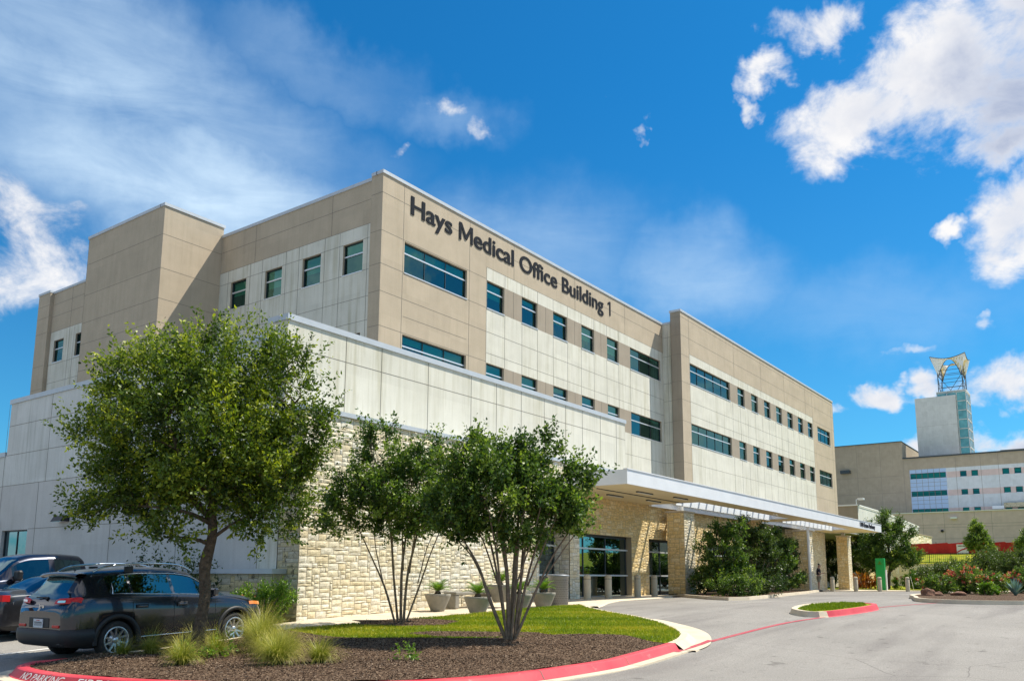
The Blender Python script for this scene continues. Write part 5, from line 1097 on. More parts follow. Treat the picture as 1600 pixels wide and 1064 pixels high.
for i, (x, y, L, n, lab) in enumerate(((7.85, 12.15, .50, 900, 'feather grass clump closest to the red kerb, left of the weeds'), (8.75, 10.95, .62, 1500, 'foremost and widest feather grass clump on the open mulch'), (9.2, 11.6, .55, 1200, 'feather grass clump just behind the foremost one'), (9.25, 10.55, .50, 1000, 'feather grass clump at right end of the grasses, out on the mulch'), (9.95, 12.9, .85, 2000, 'tallest straw yellow feather grass clump right of the elm trunk'),
        (10.5, 13.6, .75, 1500, 'feather grass clump between the tallest clump and the SUV nose'), (10.9, 14.5, .62, 1000, 'feather grass clump at the far mulch corner by SUV nose'), (9.0, 12.95, .55, 900, 'feather grass clump right at the front of the elm foot'), (8.3, 12.9, .45, 700, 'low feather grass tuft between kerb clump and elm foot'), (9.7, 11.9, .60, 1100, 'feather grass clump between the foremost and tallest ones'), (9.45, 12.2, .50, 900, 'short feather grass clump in front of the tallest one'), (8.6, 14.3, .52, 800, 'green feather grass tuft beside the SUV rear door'), (8.15, 14.45, .38, 500, 'small dark feather grass tuft by the SUV rear wheel'), (9.75, 14.75, .45, 700, 'feather grass tuft half hidden behind the elm trunk'))):
    feather('feather_grass', lab, mz(x, y), n, L, 200+i, lean=(.06, -.14))
for i, (x, y, lab) in enumerate(((8.35, 12.7, 'bright green leafy weed left of the elm foot'), (8.8, 12.6, 'bright green leafy weed in front of elm foot'), (9.75, 13.7, 'leafy weed at right foot of the elm'), (10.6, 9.9, 'single weed on open mulch beyond the foremost grass'))):
    bush('weed', lab, 'weed', mz(x, y), [(0,0,.12,.20,.2,.12)], 26, .055, 'leaf_bright', 230+i, per=8, L=.16, group='weeds on the mulch')
# --- lawn blades and bark chips (uncountable)
def in_poly(xy, poly):
    p = np.array(poly); x, y = xy[:, 0], xy[:, 1]; ins = np.zeros(len(xy), bool); j = len(p)-1
    for i in range(len(p)):
        c = ((p[i, 1] > y) != (p[j, 1] > y)) & (x < (p[j, 0]-p[i, 0])*(y-p[i, 1])/(p[j, 1]-p[i, 1]+1e-12)+p[i, 0]); ins ^= c; j = i
    return ins
def Gv(xy): return np.interp(.808*xy[:, 0]+.59*xy[:, 1], GS, GZ)
def scatter(name, poly, n, zfun, h, w, matk, label_kind, seed, flat=False, tintf=None, avoid=()):
    rng = np.random.default_rng(seed); p = np.array(poly); lo, hi = p.min(0), p.max(0); xy = lo+rng.random((n*2, 2))*(hi-lo); xy = xy[in_poly(xy, poly)][:n]
    for q in avoid: xy = xy[~in_poly(xy, q)]
    n = len(xy)
    z = zfun(xy); pos = np.column_stack([xy, z]); d = rng.normal(size=(n, 3))
    if flat: d[:, 2] = d[:, 2]*.35+.12
    else: d[:, :2] *= .45; d[:, 2] = 1
    d /= np.linalg.norm(d, axis=1, keepdims=True); t = tintf(xy, rng) if tintf else rng.random(n)
    return leaf_obj(name, pos, d, h*rng.uniform(.5, 1.3, n), w*rng.uniform(.6, 1.3, n), t, matk, None, 'stuff', rng)
def lt(xy, rng): return .50+.26*np.sin(xy[:, 0]*1.3+.5*np.sin(xy[:, 1]*2.1))*np.sin(xy[:, 1]*1.1+1)+.14*np.sin(xy[:, 0]*4.1+xy[:, 1]*3)+rng.normal(0, .17, len(xy))
def ring(name, x, y, rx, ry, seed):
    rnd = random.Random(seed); n = 16; pts = []
    for k in range(n): a = 2*math.pi*k/n; q = 1+rnd.uniform(-.22, .22); v = RT*math.cos(a)*rx*q+FW*math.sin(a)*ry*q; pts.append((x+v[0], y+v[1]))
    drape(name, cr(pts, 3, True), .165, 'mulch', .5)
    scatter('mulch_chips', pts, 1500, lambda q: Gv(q)+.168, .035, .014, 'chip', 0, seed, True); return pts
rings = [ring('mulch_ring', 15.5, 14.5, 1.35, .75, 3), ring('mulch_ring', 14.9, 11.5, 1.6, .55, 4)]
scatter('lawn_grass', lawn_poly, 80000, lambda q: Gv(q)+.14, .055, .014, 'blade', 0, 5, tintf=lt, avoid=rings)
scatter('island_grass', [(25.6,8.0),(25.3,7.5),(26.6,7.15),(29.0,6.9),(30.0,7.2),(30.0,7.9),(28.3,8.35),(26.6,8.25)], 6000, lambda q: Gv(q)+.13, .08, .02, 'blade', 0, 6, tintf=lambda q, r: r.normal(.32, .12, len(q)))
def mzv(q): return np.array([mulch_z(a, b) for a, b in q])
scatter('mulch_chips', mulch_poly, 42000, mzv, .035, .014, 'chip', 0, 8, True)
# ------------------------------------------------------------------ vehicles
def curve(pts):
    xs = np.array([p[0] for p in pts], float); ys = np.array([p[1] for p in pts], float); n = len(xs)
    d = np.diff(ys)/np.diff(xs); m = np.zeros(n); m[0] = d[0]; m[-1] = d[-1]
    for i in range(1, n-1): m[i] = 0 if d[i-1]*d[i] <= 0 else 2*d[i-1]*d[i]/(d[i-1]+d[i])
    def f(x):
        x = min(max(x, xs[0]), xs[-1]); i = min(int(np.searchsorted(xs, x, side='right')-1), n-2); h = xs[i+1]-xs[i]; t = (x-xs[i])/h
        return float((2*t**3-3*t*t+1)*ys[i]+(t**3-2*t*t+t)*h*m[i]+(-2*t**3+3*t*t)*ys[i+1]+(t**3-t*t)*h*m[i+1])
    return f
def make_wheel(parent, x, y, R_, side, spokes=5, rimr=.70, name='wheel'):
    """side = +1 left, -1 right; faces outwards"""
    w = bpy.data.objects.new(name, None); C.objects.link(w); w.parent = parent; w.location = (x, y, R_); w.rotation_euler = (0, 0, 0 if side > 0 else math.pi)
    Mx = Matrix.Rotation(R(-90), 4, 'X')     # lathe axis z -> +y (outwards for left side)
    r0 = R_*rimr; wd = .11
    mb = MB(); mb.lathe([(r0-.01, -wd), (R_*.90, -wd), (R_*.985, -wd+.03), (R_, -wd+.06), (R_, wd-.06), (R_*.985, wd-.03), (R_*.92, wd-.002), (r0+.035, wd+.004), (r0, wd-.01), (r0-.012, wd-.03)], 36, M_=Mx); obj('tyre', mb, 'tyre', w)
    mb = MB(); mb.lathe([(r0+.004, wd-.012), (r0-.012, wd-.002), (r0-.028, wd-.012), (r0-.035, wd-.05), (r0-.045, -.02), (r0-.045, -wd)], 36, M_=Mx); mb.lathe([(0, wd-.028), (.05, wd-.028), (.062, wd-.045), (.062, wd-.09)], 20, M_=Mx)
    for k in range(spokes):
        for s in (-1, 1):
            a0 = 2*math.pi*k/spokes; a1 = a0+s*.30*5/spokes; 
            def pt(r, a, dd, yy): return (r*math.cos(a)-dd*math.sin(a), yy, r*math.sin(a)+dd*math.cos(a))
            V = [pt(.035, a0, -.022, wd-.045), pt(.035, a0, .022, wd-.045), pt(r0-.03, a1, .017, wd-.018), pt(r0-.03, a1, -.017, wd-.018)]
            V2 = [(p[0], p[1]-.035, p[2]) for p in V]; mb.quads(V+V2, [(0,1,2,3),(0,4,5,1),(3,2,6,7),(1,5,6,2),(0,3,7,4)])
    obj('rim', mb, 'rim', w)
    mb = MB(); mb.lathe([(0, .0), (r0-.05, .0)], 24, M_=Mx); mb.lathe([(0, .035), (.13, .035), (.13, .0)], 20, 1, M_=Mx); obj('brake_disc', mb, ['black', 'rim'], w)
    return w
def make_car(name, label, loc, rz, S):
    """lofted body; x forward from the rear bumper, y left, z up"""
    T = thing(name, label, 'car', loc, rz); Lc = S['L']
    top, yr, yw, zb, zsil = (curve(S[k]) for k in ('top', 'yr', 'yw', 'belt', 'sill')); roofdrop = S.get('rail', .085)
    xs = sorted(set([round(v, 4) for v in np.concatenate([np.linspace(0, .25, 7), np.linspace(.25, Lc-.25, 76), np.linspace(Lc-.25, Lc, 7)])]+[v for g in S['glass_x'] for v in g]+[v for v in S['seams']]))
    arch = S['wheels']; Ra = S['Ra']; zc = S['Rw']
    def ring(x):
        zt = top(x); r = yr(x); w = yw(x); b = min(zb(x), zt-.045); zr = max(zt-roofdrop, b+.006)
        ybt = w-.045; up_ = max(0., min(1., (zr-b)/.25)); r_ = r if zr-b > .02 else max(r, ybt-.03)
        L3 = (r_, zr); L6 = (ybt, b)
        lerp = lambda t: (L3[0]+(L6[0]-L3[0])*t+.012*math.sin(math.pi*t)*up_, L3[1]+(L6[1]-L3[1])*t)
        P_ = [(0, zt), (r_*.45, zt-.010), (r_*.82, zt-.032*min(1, up_+.4)), L3, lerp(.12), lerp(.93), L6, (w-.012, b-.055), (w, .5*(b-.05)+.5*.62), (w-.002, .60), (w-.012, .46), (w-.022, .34), (w-.06, zsil(x)), (w-.30, zsil(x)+.01), (w-.32, zsil(x)-.02), (0, zsil(x)-.02)]
        P_ = [list(p) for p in P_]
        for xw in arch:
            dx = abs(x-xw)
            if dx < Ra:
                zm = zc+math.sqrt(Ra*Ra-dx*dx)
                for j in range(8, 14): P_[j][1] = max(P_[j][1], min(zm, b-.02))
        # keep the side profile monotone
        for j in range(8, 13): P_[j][1] = min(P_[j][1], P_[j-1][1]+1e-4)
        return P_
    rings = [ring(x) for x in xs]; nj = len(rings[0])
    parts = {}
    def put(key, m, quad, sm=True):
        parts.setdefault(key, MB()).face(quad, m, .5, sm)
    inset = .012
    for i in range(len(xs)-1):
        xm = (xs[i]+xs[i+1])/2
        for j in range(nj-1):
            key, m = S['classify'](xm, j, rings[i])
            for s in (1, -1):
                q = [(xs[i], s*rings[i][j][0], rings[i][j][1]), (xs[i+1], s*rings[i+1][j][0], rings[i+1][j][1]), (xs[i+1], s*rings[i+1][j+1][0], rings[i+1][j+1][1]), (xs[i], s*rings[i][j+1][0], rings[i][j+1][1])]
                if s > 0: q = q[::-1]
                k = key+(('#L' if s > 0 else '#R') if key.startswith(('door', 'side_window', 'rear_quarter')) else '')
                put(k, m, q)
    for i, sgn in ((0, -1), (len(xs)-1, 1)):      # end caps
        for j in range(nj-1):
            key, m = S['classify'](xs[i], j, rings[i])
            if key.split('#')[0] in ('hood', 'windscreen', 'roof'): key = 'body'; m = 0
            for s in (1, -1):
                a, b = rings[i][j], rings[i][j+1]; q = [(xs[i], s*a[0], a[1]), (xs[i], s*b[0], b[1]), (xs[i], 0, b[1]), (xs[i], 0, a[1])]
                put(key if not key.startswith('door') else 'body', m, q, False)
    holders = {}
    for k, mb in parts.items():
        nm = k.split('#')[0].rstrip('0123456789').rstrip('_')
        # weld duplicate corners so the shading is smooth
        me_mats = [S['paint'], 'cladding', 'car_glass', 'black']
        o = obj(nm, mb, me_mats, T); bm = bmesh.new(); bm.from_mesh(o.data); bmesh.ops.remove_doubles(bm, verts=bm.verts[:], dist=.0006); bmesh.ops.dissolve_degenerate(bm, dist=.0005, edges=bm.edges[:]); bm.to_mesh(o.data); bm.free(); holders[k] = o
    # dark cabin, wheel wells
    mb = MB(); a, b = S['cabin']; mb.bbox((a, -.66, .45), (b, .66, zb((a+b)/2)-.02), .03); 
    for sx in S['seats']:
        for s in (-1, 1): mb.bbox((sx, s*.36-.24, .5), (sx+.16, s*.36+.24, zb(sx)+.16), .05); mb.bbox((sx+.02, s*.36-.12, zb(sx)+.18), (sx+.12, s*.36+.12, zb(sx)+.36), .04)
    obj('cabin_interior', mb, 'car_inside', T)
    def surf(x, z, s, o=.012):
        r = ring(x)
        for j in range(3, 12):
            if r[j][1] >= z >= r[j+1][1]: t = (r[j][1]-z)/(r[j][1]-r[j+1][1]+1e-9); return (x, s*(r[j][0]+(r[j+1][0]-r[j][0])*t+o), z)
        return (x, s*(yw(x)+o), z)
    # shut lines
    mb = MB()
    for x in S['seams']:
        for s in (-1, 1):
            zz = np.linspace(zb(x)-.02, max(zsil(x)+.05, .33), 9)
            if any(abs(x-xw) < Ra for xw in arch): zz = [z for z in zz if z > zc+math.sqrt(max(0, Ra**2-min(abs(x-xw) for xw in arch)**2))+.03]
            if len(zz) > 1: mb.tube([surf(x, z, s, .0005) for z in zz], .0045, 4)
    obj('shut_line', mb, 'black', T)
    # wheel arch trim and wheels
    for xw in arch:
        for s in (-1, 1):
            if S.get('cladding'):
                mb = MB(); n = 22; V = []
                for k in range(n+1):
                    a = R(-8)+R(196)*k/n
                    for rr, yo in ((Ra-.012, -.07), (Ra-.012, .016), (Ra+.062, .018), (Ra+.070, -.01)):
                        xx, z = xw+rr*math.cos(a), zc+rr*math.sin(a); y = yw(min(max(xx, .0), Lc)); V.append((xx, s*(y+yo), z))
                mb.quads(V, [(k*4+c, (k+1)*4+c, (k+1)*4+c+1, k*4+c+1) if s < 0 else (k*4+c+1, (k+1)*4+c+1, (k+1)*4+c, k*4+c) for k in range(n) for c in range(3)], 0, .5, True); obj('arch_trim', mb, 'cladding', T)
            make_wheel(T, xw, s*(yw(xw)-.125), S['Rw'], s)
    return T, surf, ring, (top, yr, yw, zb)
def plate(T, x, y0, y1, z0, z1, tilt=0.):
    mb = MB(); mb.box((x-.012, y0, z0), (x, y1, z1), 0); rnd = random.Random(2)
    for k in range(7):
        w = (y1-y0)*.09; y = y0+(y1-y0)*(.10+k*.118); mb.box((x-.015, y, z0+(z1-z0)*.22), (x-.0125, y+w*.35, z0+(z1-z0)*.66), 1); mb.box((x-.015, y, z0+(z1-z0)*.60), (x-.0125, y+w, z0+(z1-z0)*.68), 1)
    mb.box((x-.015, y0+.10, z1-.030), (x-.0125, y1-.10, z1-.018), 2)
    p = obj('licence_plate', mb, ['plate', 'black', 'lamp_red'], T); return p
def suv():
    def cl(x, j, r):
        if j >= 13: return 'underbody', 3
        glz = (r[3][1]-r[6][1]) > .10
        if x < .46 and j <= 2 and x > .07: return ('rear_window', 2) if (.13 < x and j <= 1) or (.13 < x and j == 2 and False) else ('tailgate', 0)
        if x <= .07 and j <= 8 : return 'tailgate', 0
        if 2.78 < x < 3.42 and j <= 2: return 'windscreen', 2
        if x >= 3.42 and j <= 5: return 'hood', 0
        if j == 4 and glz:
            for k, (a, b) in enumerate(((.80, 1.23), (1.29, 2.12), (2.20, 3.12))):
                if a < x < b and (r[4][1]-r[5][1]) > .05: return ('rear_quarter_window' if k == 0 else 'side_window_%d' % k), 2
        if j >= 11: return ('lower_cladding', 1)
        if j >= 9 and x < .34: return ('rear_bumper', 1)
        if j >= 9 and x > 4.2: return ('front_bumper', 1)
        if 1.26 < x < 2.16 and 6 <= j <= 10: return 'door_1', 0
        if 2.16 < x < 3.14 and 6 <= j <= 10: return 'door_2', 0
        return 'body', 0
    S = dict(L=4.62, paint='paint_char', cladding=True, wheels=(.97, 3.67), Ra=.415, Rw=.357,
        top=[(0,.93),(.05,1.03),(.09,1.08),(.16,1.20),(.33,1.47),(.42,1.595),(.50,1.63),(.9,1.675),(1.6,1.70),(2.2,1.685),(2.65,1.62),(2.85,1.52),(3.15,1.32),(3.42,1.145),(3.6,1.115),(3.95,1.06),(4.3,.965),(4.48,.87),(4.57,.76),(4.62,.62)],
        yr=[(0,.55),(.10,.62),(.42,.57),(.9,.59),(1.6,.60),(2.6,.60),(3.1,.64),(3.45,.72),(4.0,.66),(4.5,.50),(4.62,.42)],
        yw=[(0,.70),(.05,.79),(.14,.865),(.30,.905),(.6,.925),(1.5,.93),(3.2,.93),(3.9,.925),(4.25,.87),(4.5,.74),(4.62,.58)],
        belt=[(0,.98),(.1,1.10),(.5,1.20),(.9,1.20),(1.6,1.17),(2.6,1.12),(3.3,1.08),(3.9,.985),(4.3,.88),(4.62,.62)],
        sill=[(0,.40),(.25,.30),(.6,.24),(3.9,.22),(4.4,.24),(4.62,.34)],
        glass_x=[(.80,1.23),(1.29,2.12),(2.20,3.12),(.13,.42),(2.78,3.42),(.07,.46),(.34,4.2)], seams=[1.26, 2.16, 3.14], cabin=(.6, 3.2), seats=(1.2, 2.1), classify=cl)
    T, surf, ring, (top, yr, yw, zb) = make_car('parked_suv', 'charcoal grey SUV with silver roof rails parked behind the elm', (7.50, 16.18, -1.60), R(3.5), S)
    T['category'] = 'suv'; T.rotation_euler = (0, -R(1.6), R(3.5))
    tg = [c for c in T.children if c.name.startswith('tailgate')][0]; rw = [c for c in T.children if c.name.startswith('rear_window')][0]
    # spoiler, rails, antenna
    mb = MB(); V = []
    for y in np.linspace(-.60, .60, 13):
        e = 1-abs(y/.60)**4; z = top(.46)-.035*abs(y/.6)**2; V += [(.24+.06*(1-e), y, z-.010), (.22+.06*(1-e), y, z-.035), (.34, y, z-.075), (.50, y, z-.03), (.50, y, z+.006), (.34, y, z+.012)]
    mb.quads(V, [(k*6+c, k*6+(c+1) % 6, (k+1)*6+(c+1) % 6, (k+1)*6+c) for k in range(12) for c in range(6)], 0, .5, True); obj('roof_spoiler', mb, 'paint_char', T)
    for s in (-1, 1):
        mb = MB(); pts = [(.62, s*.585, 1.62), (.78, s*.600, 1.695), (1.0, s*.605, 1.735), (1.6, s*.61, 1.765), (2.2, s*.61, 1.745), (2.5, s*.605, 1.705), (2.72, s*.60, 1.61)]
        mb.tube(cr(pts, 4), .019, 8); mb.box((1.25, s*.60-.02, 1.60), (1.42, s*.60+.02, 1.715), 1); obj('roof_rail', mb, ['chrome', 'black'], T)
    mb = MB(); mb.tube([(.66, .0, 1.62), (.60, .0, 1.65)], .02, 8); mb.tube([(.62, .0, 1.64), (.50, 0, 1.90)], .004, 5); obj('antenna', mb, 'black', T)
    mb = MB()
    # tail lamps wrap round the corner
    for s in (-1, 1):
        mb = MB(); path = [(.060,.40),(.066,.50),(.076,.60),(.098,.69),(.135,.77),(.18,.825),(.24,.865),(.29,.885)]; V = []
        for k, (x, y) in enumerate(path):
            f = k/(len(path)-1); h0, h1 = 1.055+.02*f, 1.15+.035*f-(.03 if k == 0 else 0)-(.03 if k == 7 else 0); V += [(x-.03, s*(y+.008), h0), (x-.024, s*(y+.018), (h0+h1)/2), (x-.008+.01, s*(y+.008), h1)]
        mb.quads(V, [(k*3+c, (k+1)*3+c, (k+1)*3+c+1, k*3+c+1) if s > 0 else (k*3+c+1, (k+1)*3+c+1, (k+1)*3+c, k*3+c) for k in range(7) for c in range(2)], 0, .5, True); l = obj('tail_lamp', mb, 'lamp_red', T)
        mb = MB(); mb.quads([(V[3][0]-.006, V[3][1], 1.08), (V[9][0]-.008, V[9][1]+s*.006, 1.085), (V[10][0]-.008, V[10][1]+s*.006, 1.125), (V[4][0]-.006, V[4][1], 1.12)], [(0,1,2,3)]); obj('reverse_lens', mb, 'lamp_clear', l)
        mb = MB(); mb.bbox((-.018, s*.56-.11, .635), (.06, s*.56+.11, .685), .008); obj('rear_reflector', mb, 'lamp_red', T)
    # lower tailgate niche with plate
    mb = MB(); mb.bbox((-.010, -.34, .63), (.05, .34, .81), .012); obj('plate_recess', mb, 'cladding', tg)
    plate(tg, -.012, -.155, .155, .63, .785)
    mb = MB(); pth = [(.50,.935),(.30,.925),(.14,.885),(.05,.81),(.0,.70),(-.02,.52),(-.03,.26),(-.032,0)]; pth = pth+[(x, -y) for x, y in pth[:-1]][::-1]; pth = cr(pth, 3); V = []
    for k, (x, y) in enumerate(pth):
        a, b = pth[max(k-1, 0)], pth[min(k+1, len(pth)-1)]; d = Vector((b[0]-a[0], b[1]-a[1])).normalized(); nx, ny = d.y, -d.x
        for o, z in ((-.01, .605), (.016, .595), (.026, .50), (.018, .40), (-.03, .33), (-.10, .29)): V.append((x+nx*o, y+ny*o, z))
    mb.quads(V, [(k*6+c, (k+1)*6+c, (k+1)*6+c+1, k*6+c+1) for k in range(len(pth)-1) for c in range(5)], 0, .5, True); obj('rear_bumper_face', mb, 'cladding', T)
    mb = MB(); mb.tube([(.13, -.02, 1.165), (.10, .32, 1.16)], .013, 6); mb.tube([(.09, 0, 1.12), (.13, -.02, 1.165)], .02, 6); obj('wiper', mb, 'black', rw)
    me = text_mesh('Jeep', .085, .004, .004, width=.17); put_text(me, 'emblem', (.026, .085, .985), (0,-1,0), (-1,0,.0), 'chrome', tg, False)
    mb = MB(); mb.box((.022, -.40, .83), (.036, -.26, .85)); obj('trim_badge', mb, 'chrome', tg)
    # chrome window line
    for s in (-1, 1):
        mb = MB(); bot = [surf(x, zb(x)+.012, s, .004) for x in np.linspace(.86, 3.10, 16)]; tp = []
        for x in np.linspace(3.10, 1.15, 16):
            r = ring(x); tp.append((x, s*(r[4][0]+.006), r[4][1]+.012))
        r = ring(.95); tp += [(.95, s*(r[4][0]+.010), (r[4][1]*.75+r[5][1]*.25)), (.86, s*(ring(.86)[5][0]+.006), r[5][1]*.75+r[4][1]*.25)]
        mb.tube(bot+tp+[bot[0]], .009, 6); obj('window_trim', mb, 'chrome', T)
        # mirror, handles
        mb = MB(); mb.bbox((2.98, s*.98-.11 if s > 0 else -1.09, 1.08), (3.10, 1.09 if s > 0 else s*.98+.11, 1.24), .03); mb.tube([(3.06, s*.90, 1.08), (3.05, s*1.0, 1.13)], .025, 6); obj('mirror', mb, 'paint_char', T)
        for k, x in enumerate((1.45, 2.34)):
            dk = [c for kk, c in ((c.name, c) for c in T.children) if kk.startswith('door')]
            hb = MB(); p = surf(x, .96, s, .012); hb.bbox((x-.10, min(p[1], p[1]+s*.028), .945), (x+.10, max(p[1], p[1]+s*.028), .975), .01); hb.bbox((x-.12, p[1]-.014, .925), (x+.12, p[1]+.002, .995), .004, 1)
            tgt = [c for c in dk if abs(np.mean([v.co.x for v in c.data.vertices])-(1.7 if k == 0 else 2.65)) < .3 and np.mean([v.co.y for v in c.data.vertices])*s > 0]
            obj('door_handle', hb, ['paint_char', 'black'], tgt[0] if tgt else T)
        mb = MB(); mb.tube([surf(x, .385, s, .008) for x in np.linspace(1.45, 3.2, 12)], .008, 6); obj('sill_strip', mb, 'chrome', T)
        mb = MB(); V = []
        for k, (x, y, z) in enumerate(((4.02,.905,.93),(4.15,.885,.93),(4.30,.83,.915),(4.42,.75,.90))): V += [(x+.01, s*(y+.012), z-.07), (x, s*(y+.0), z)]
        mb.quads(V, [(k*2, k*2+1, k*2+3, k*2+2) if s > 0 else (k*2, k*2+2, k*2+3, k*2+1) for k in range(3)]); obj('marker_lamp', mb, 'lamp_amber', T)
    mb = MB()
    for k in range(7): y = -.42+.14*k; mb.bbox((4.52, y-.045, .68), (4.60, y+.045, .80), .012)
    obj('grille', mb, 'chrome', T)
suv()
def sedan():
    def cl(x, j, r):
        glz = (r[3][1]-r[6][1]) > .12
        if j >= 13: return 'underbody', 3
        if .75 < x < 1.38 and j <= 2: return 'rear_window', 2
        if x < .75 and j <= 5: return 'boot_lid', 0
        if 2.75 < x < 3.45 and j <= 2: return 'windscreen', 2
        if x >= 3.45 and j <= 5: return 'hood', 0
        if j == 4 and glz:
            for k, (a, b) in enumerate(((1.25, 2.05), (2.13, 3.05))):
                if a < x < b: return 'side_window_%d' % k, 2
        if j >= 11: return 'lower_cladding', 1
        if 1.2 < x < 2.09 and 6 <= j <= 10: return 'door_1', 0
        if 2.09 < x < 3.15 and 6 <= j <= 10: return 'door_2', 0
        if j >= 9 and x < .3: return 'rear_bumper', 0
        return 'body', 0
    S = dict(L=4.75, paint='paint_grey', cladding=False, wheels=(.98, 3.78), Ra=.37, Rw=.325,
        top=[(0,.80),(.04,.98),(.12,1.07),(.75,1.12),(1.1,1.28),(1.4,1.40),(1.9,1.45),(2.5,1.42),(2.9,1.28),(3.45,1.00),(3.8,.95),(4.3,.86),(4.6,.74),(4.75,.58)],
        yr=[(0,.60),(.3,.66),(.9,.60),(1.4,.56),(2.5,.57),(3.2,.66),(4,.66),(4.75,.42)], yw=[(0,.72),(.08,.82),(.3,.88),(.8,.90),(3.6,.90),(4.3,.84),(4.6,.70),(4.75,.55)],
        belt=[(0,.78),(.12,.96),(.8,1.0),(1.5,.98),(3.0,.93),(3.8,.88),(4.3,.80),(4.75,.55)], sill=[(0,.34),(.3,.24),(4.4,.20),(4.75,.30)],
        glass_x=[(1.25,2.05),(2.13,3.05),(.75,1.38),(2.75,3.45)], seams=[1.2, 2.09, 3.15], cabin=(.9, 3.2), seats=(1.5, 2.3), classify=cl)
    T, surf, ring, (top, yr, yw, zb) = make_car('parked_sedan', 'dark grey saloon car seen from behind, left of the charcoal SUV', (8.05, 20.35, -1.46), R(7.5), S)
    tg = [c for c in T.children if c.name.startswith('boot_lid')][0]
    plate(tg, -.004, -.155, .155, .80, .95)
    for s in (-1, 1):
        mb = MB(); V = []
        for x, y in ((.0,.52),(.03,.68),(.09,.80),(.22,.865)): V += [(x-.012, s*(y+.012), .86), (x-.004, s*(y+.004), 1.0)]
        mb.quads(V, [(k*2, k*2+1, k*2+3, k*2+2) if s > 0 else (k*2, k*2+2, k*2+3, k*2+1) for k in range(3)]); obj('tail_lamp', mb, 'lamp_red', T)
        mb = MB(); mb.bbox((-.03, s*.62-.05, .42), (.01, s*.62+.05, .52), .015); obj('exhaust_trim', mb, 'chrome', T)
        mb = MB(); mb.bbox((2.92, s*.95-.09, 1.0), (3.02, s*.95+.09, 1.12), .03); obj('mirror', mb, 'paint_grey', T)
    mb = MB(); mb.tube(cr([(-.005,-.62,.98),(-.01,0,1.01),(-.005,.62,.98)], 5), .012, 6); obj('boot_trim', mb, 'chrome', tg)
    mb = MB(); mb.bbox((-.03, -.72, .40), (.06, .72, .58), .03); obj('bumper_face', mb, 'cladding', T)
sedan()
def pickup():
    def cl(x, j, r):
        glz = (r[3][1]-r[6][1]) > .12
        if j >= 13: return 'underbody', 3
        if 1.93 < x < 2.02 and j <= 2: return 'rear_window', 2
        if x < 1.9 and j <= 5: return 'bed_cover', 3
        if 3.75 < x < 4.35 and j <= 2: return 'windscreen', 2
        if x >= 4.35 and j <= 5: return 'hood', 0
        if j == 4 and glz:
            for k, (a, b) in enumerate(((2.15, 2.85), (3.0, 3.95))):
                if a < x < b: return 'side_window_%d' % k, 2
        if j >= 12: return 'lower_cladding', 1
        if 2.1 < x < 2.93 and 6 <= j <= 11: return 'door_1', 0
        if 2.93 < x < 4.02 and 6 <= j <= 11: return 'door_2', 0
        return 'body', 0
    S = dict(L=5.85, paint='paint_navy', cladding=False, wheels=(1.15, 4.85), Ra=.46, Rw=.41, rail=.10,
        top=[(0,1.28),(.05,1.32),(1.88,1.34),(1.93,1.42),(2.03,1.86),(2.15,1.93),(2.8,1.96),(3.4,1.93),(3.75,1.84),(4.35,1.36),(4.6,1.30),(5.4,1.20),(5.75,1.08),(5.85,.9)],
        yr=[(0,.82),(1.85,.82),(2.05,.66),(3.4,.67),(4.3,.78),(5.5,.74),(5.85,.6)], yw=[(0,.93),(.1,.96),(5.3,.97),(5.7,.88),(5.85,.74)],
        belt=[(0,1.26),(1.85,1.29),(2.1,1.26),(4.2,1.22),(4.6,1.2),(5.4,1.08),(5.85,.86)], sill=[(0,.50),(.4,.40),(5.3,.36),(5.85,.42)],
        glass_x=[(2.15,2.85),(3.0,3.95),(1.93,2.02),(3.75,4.35)], seams=[2.1, 2.93, 4.02], cabin=(2.2, 4.1), seats=(2.4, 3.2), classify=cl)
    T, surf, ring, (top, yr, yw, zb) = make_car('parked_pickup', 'dark navy pickup truck backed in, facing left beyond the saloon', (14.0, 24.3, -1.40), R(180), S)
    T['category'] = 'pickup truck'
    for s in (-1, 1):
        mb = MB(); mb.bbox((3.84, s*1.12-.14, 1.22), (3.98, s*1.12+.14, 1.48), .04); mb.tube([(3.92, s*.93, 1.22), (3.9, s*1.05, 1.28)], .035, 6); obj('mirror', mb, 'black', T)
        mb = MB(); mb.tube([surf(x, zb(x)-.0, s, .006) for x in np.linspace(2.15, 3.95, 10)], .011, 6); obj('window_trim', mb, 'chrome', T)
        mb = MB(); mb.bbox((5.55, s*.72-.14, .95), (5.80, s*.72+.12, 1.10), .03); obj('headlight', mb, 'lamp_clear', T)
        mb = MB(); mb.bbox((-.012, s*.86-.06, .95), (.08, s*.86+.06, 1.25), .02); obj('tail_lamp', mb, 'lamp_red', T)
    mb = MB(); mb.bbox((5.70, -.5, .75), (5.87, .5, 1.08), .03); obj('grille', mb, 'chrome', T)
    mb = MB(); mb.bbox((5.6, -.9, .48), (5.95, .9, .72), .04); mb.bbox((-.1, -.9, .5), (.05, .9, .68), .03); obj('bumper', mb, 'chrome', T)
pickup()
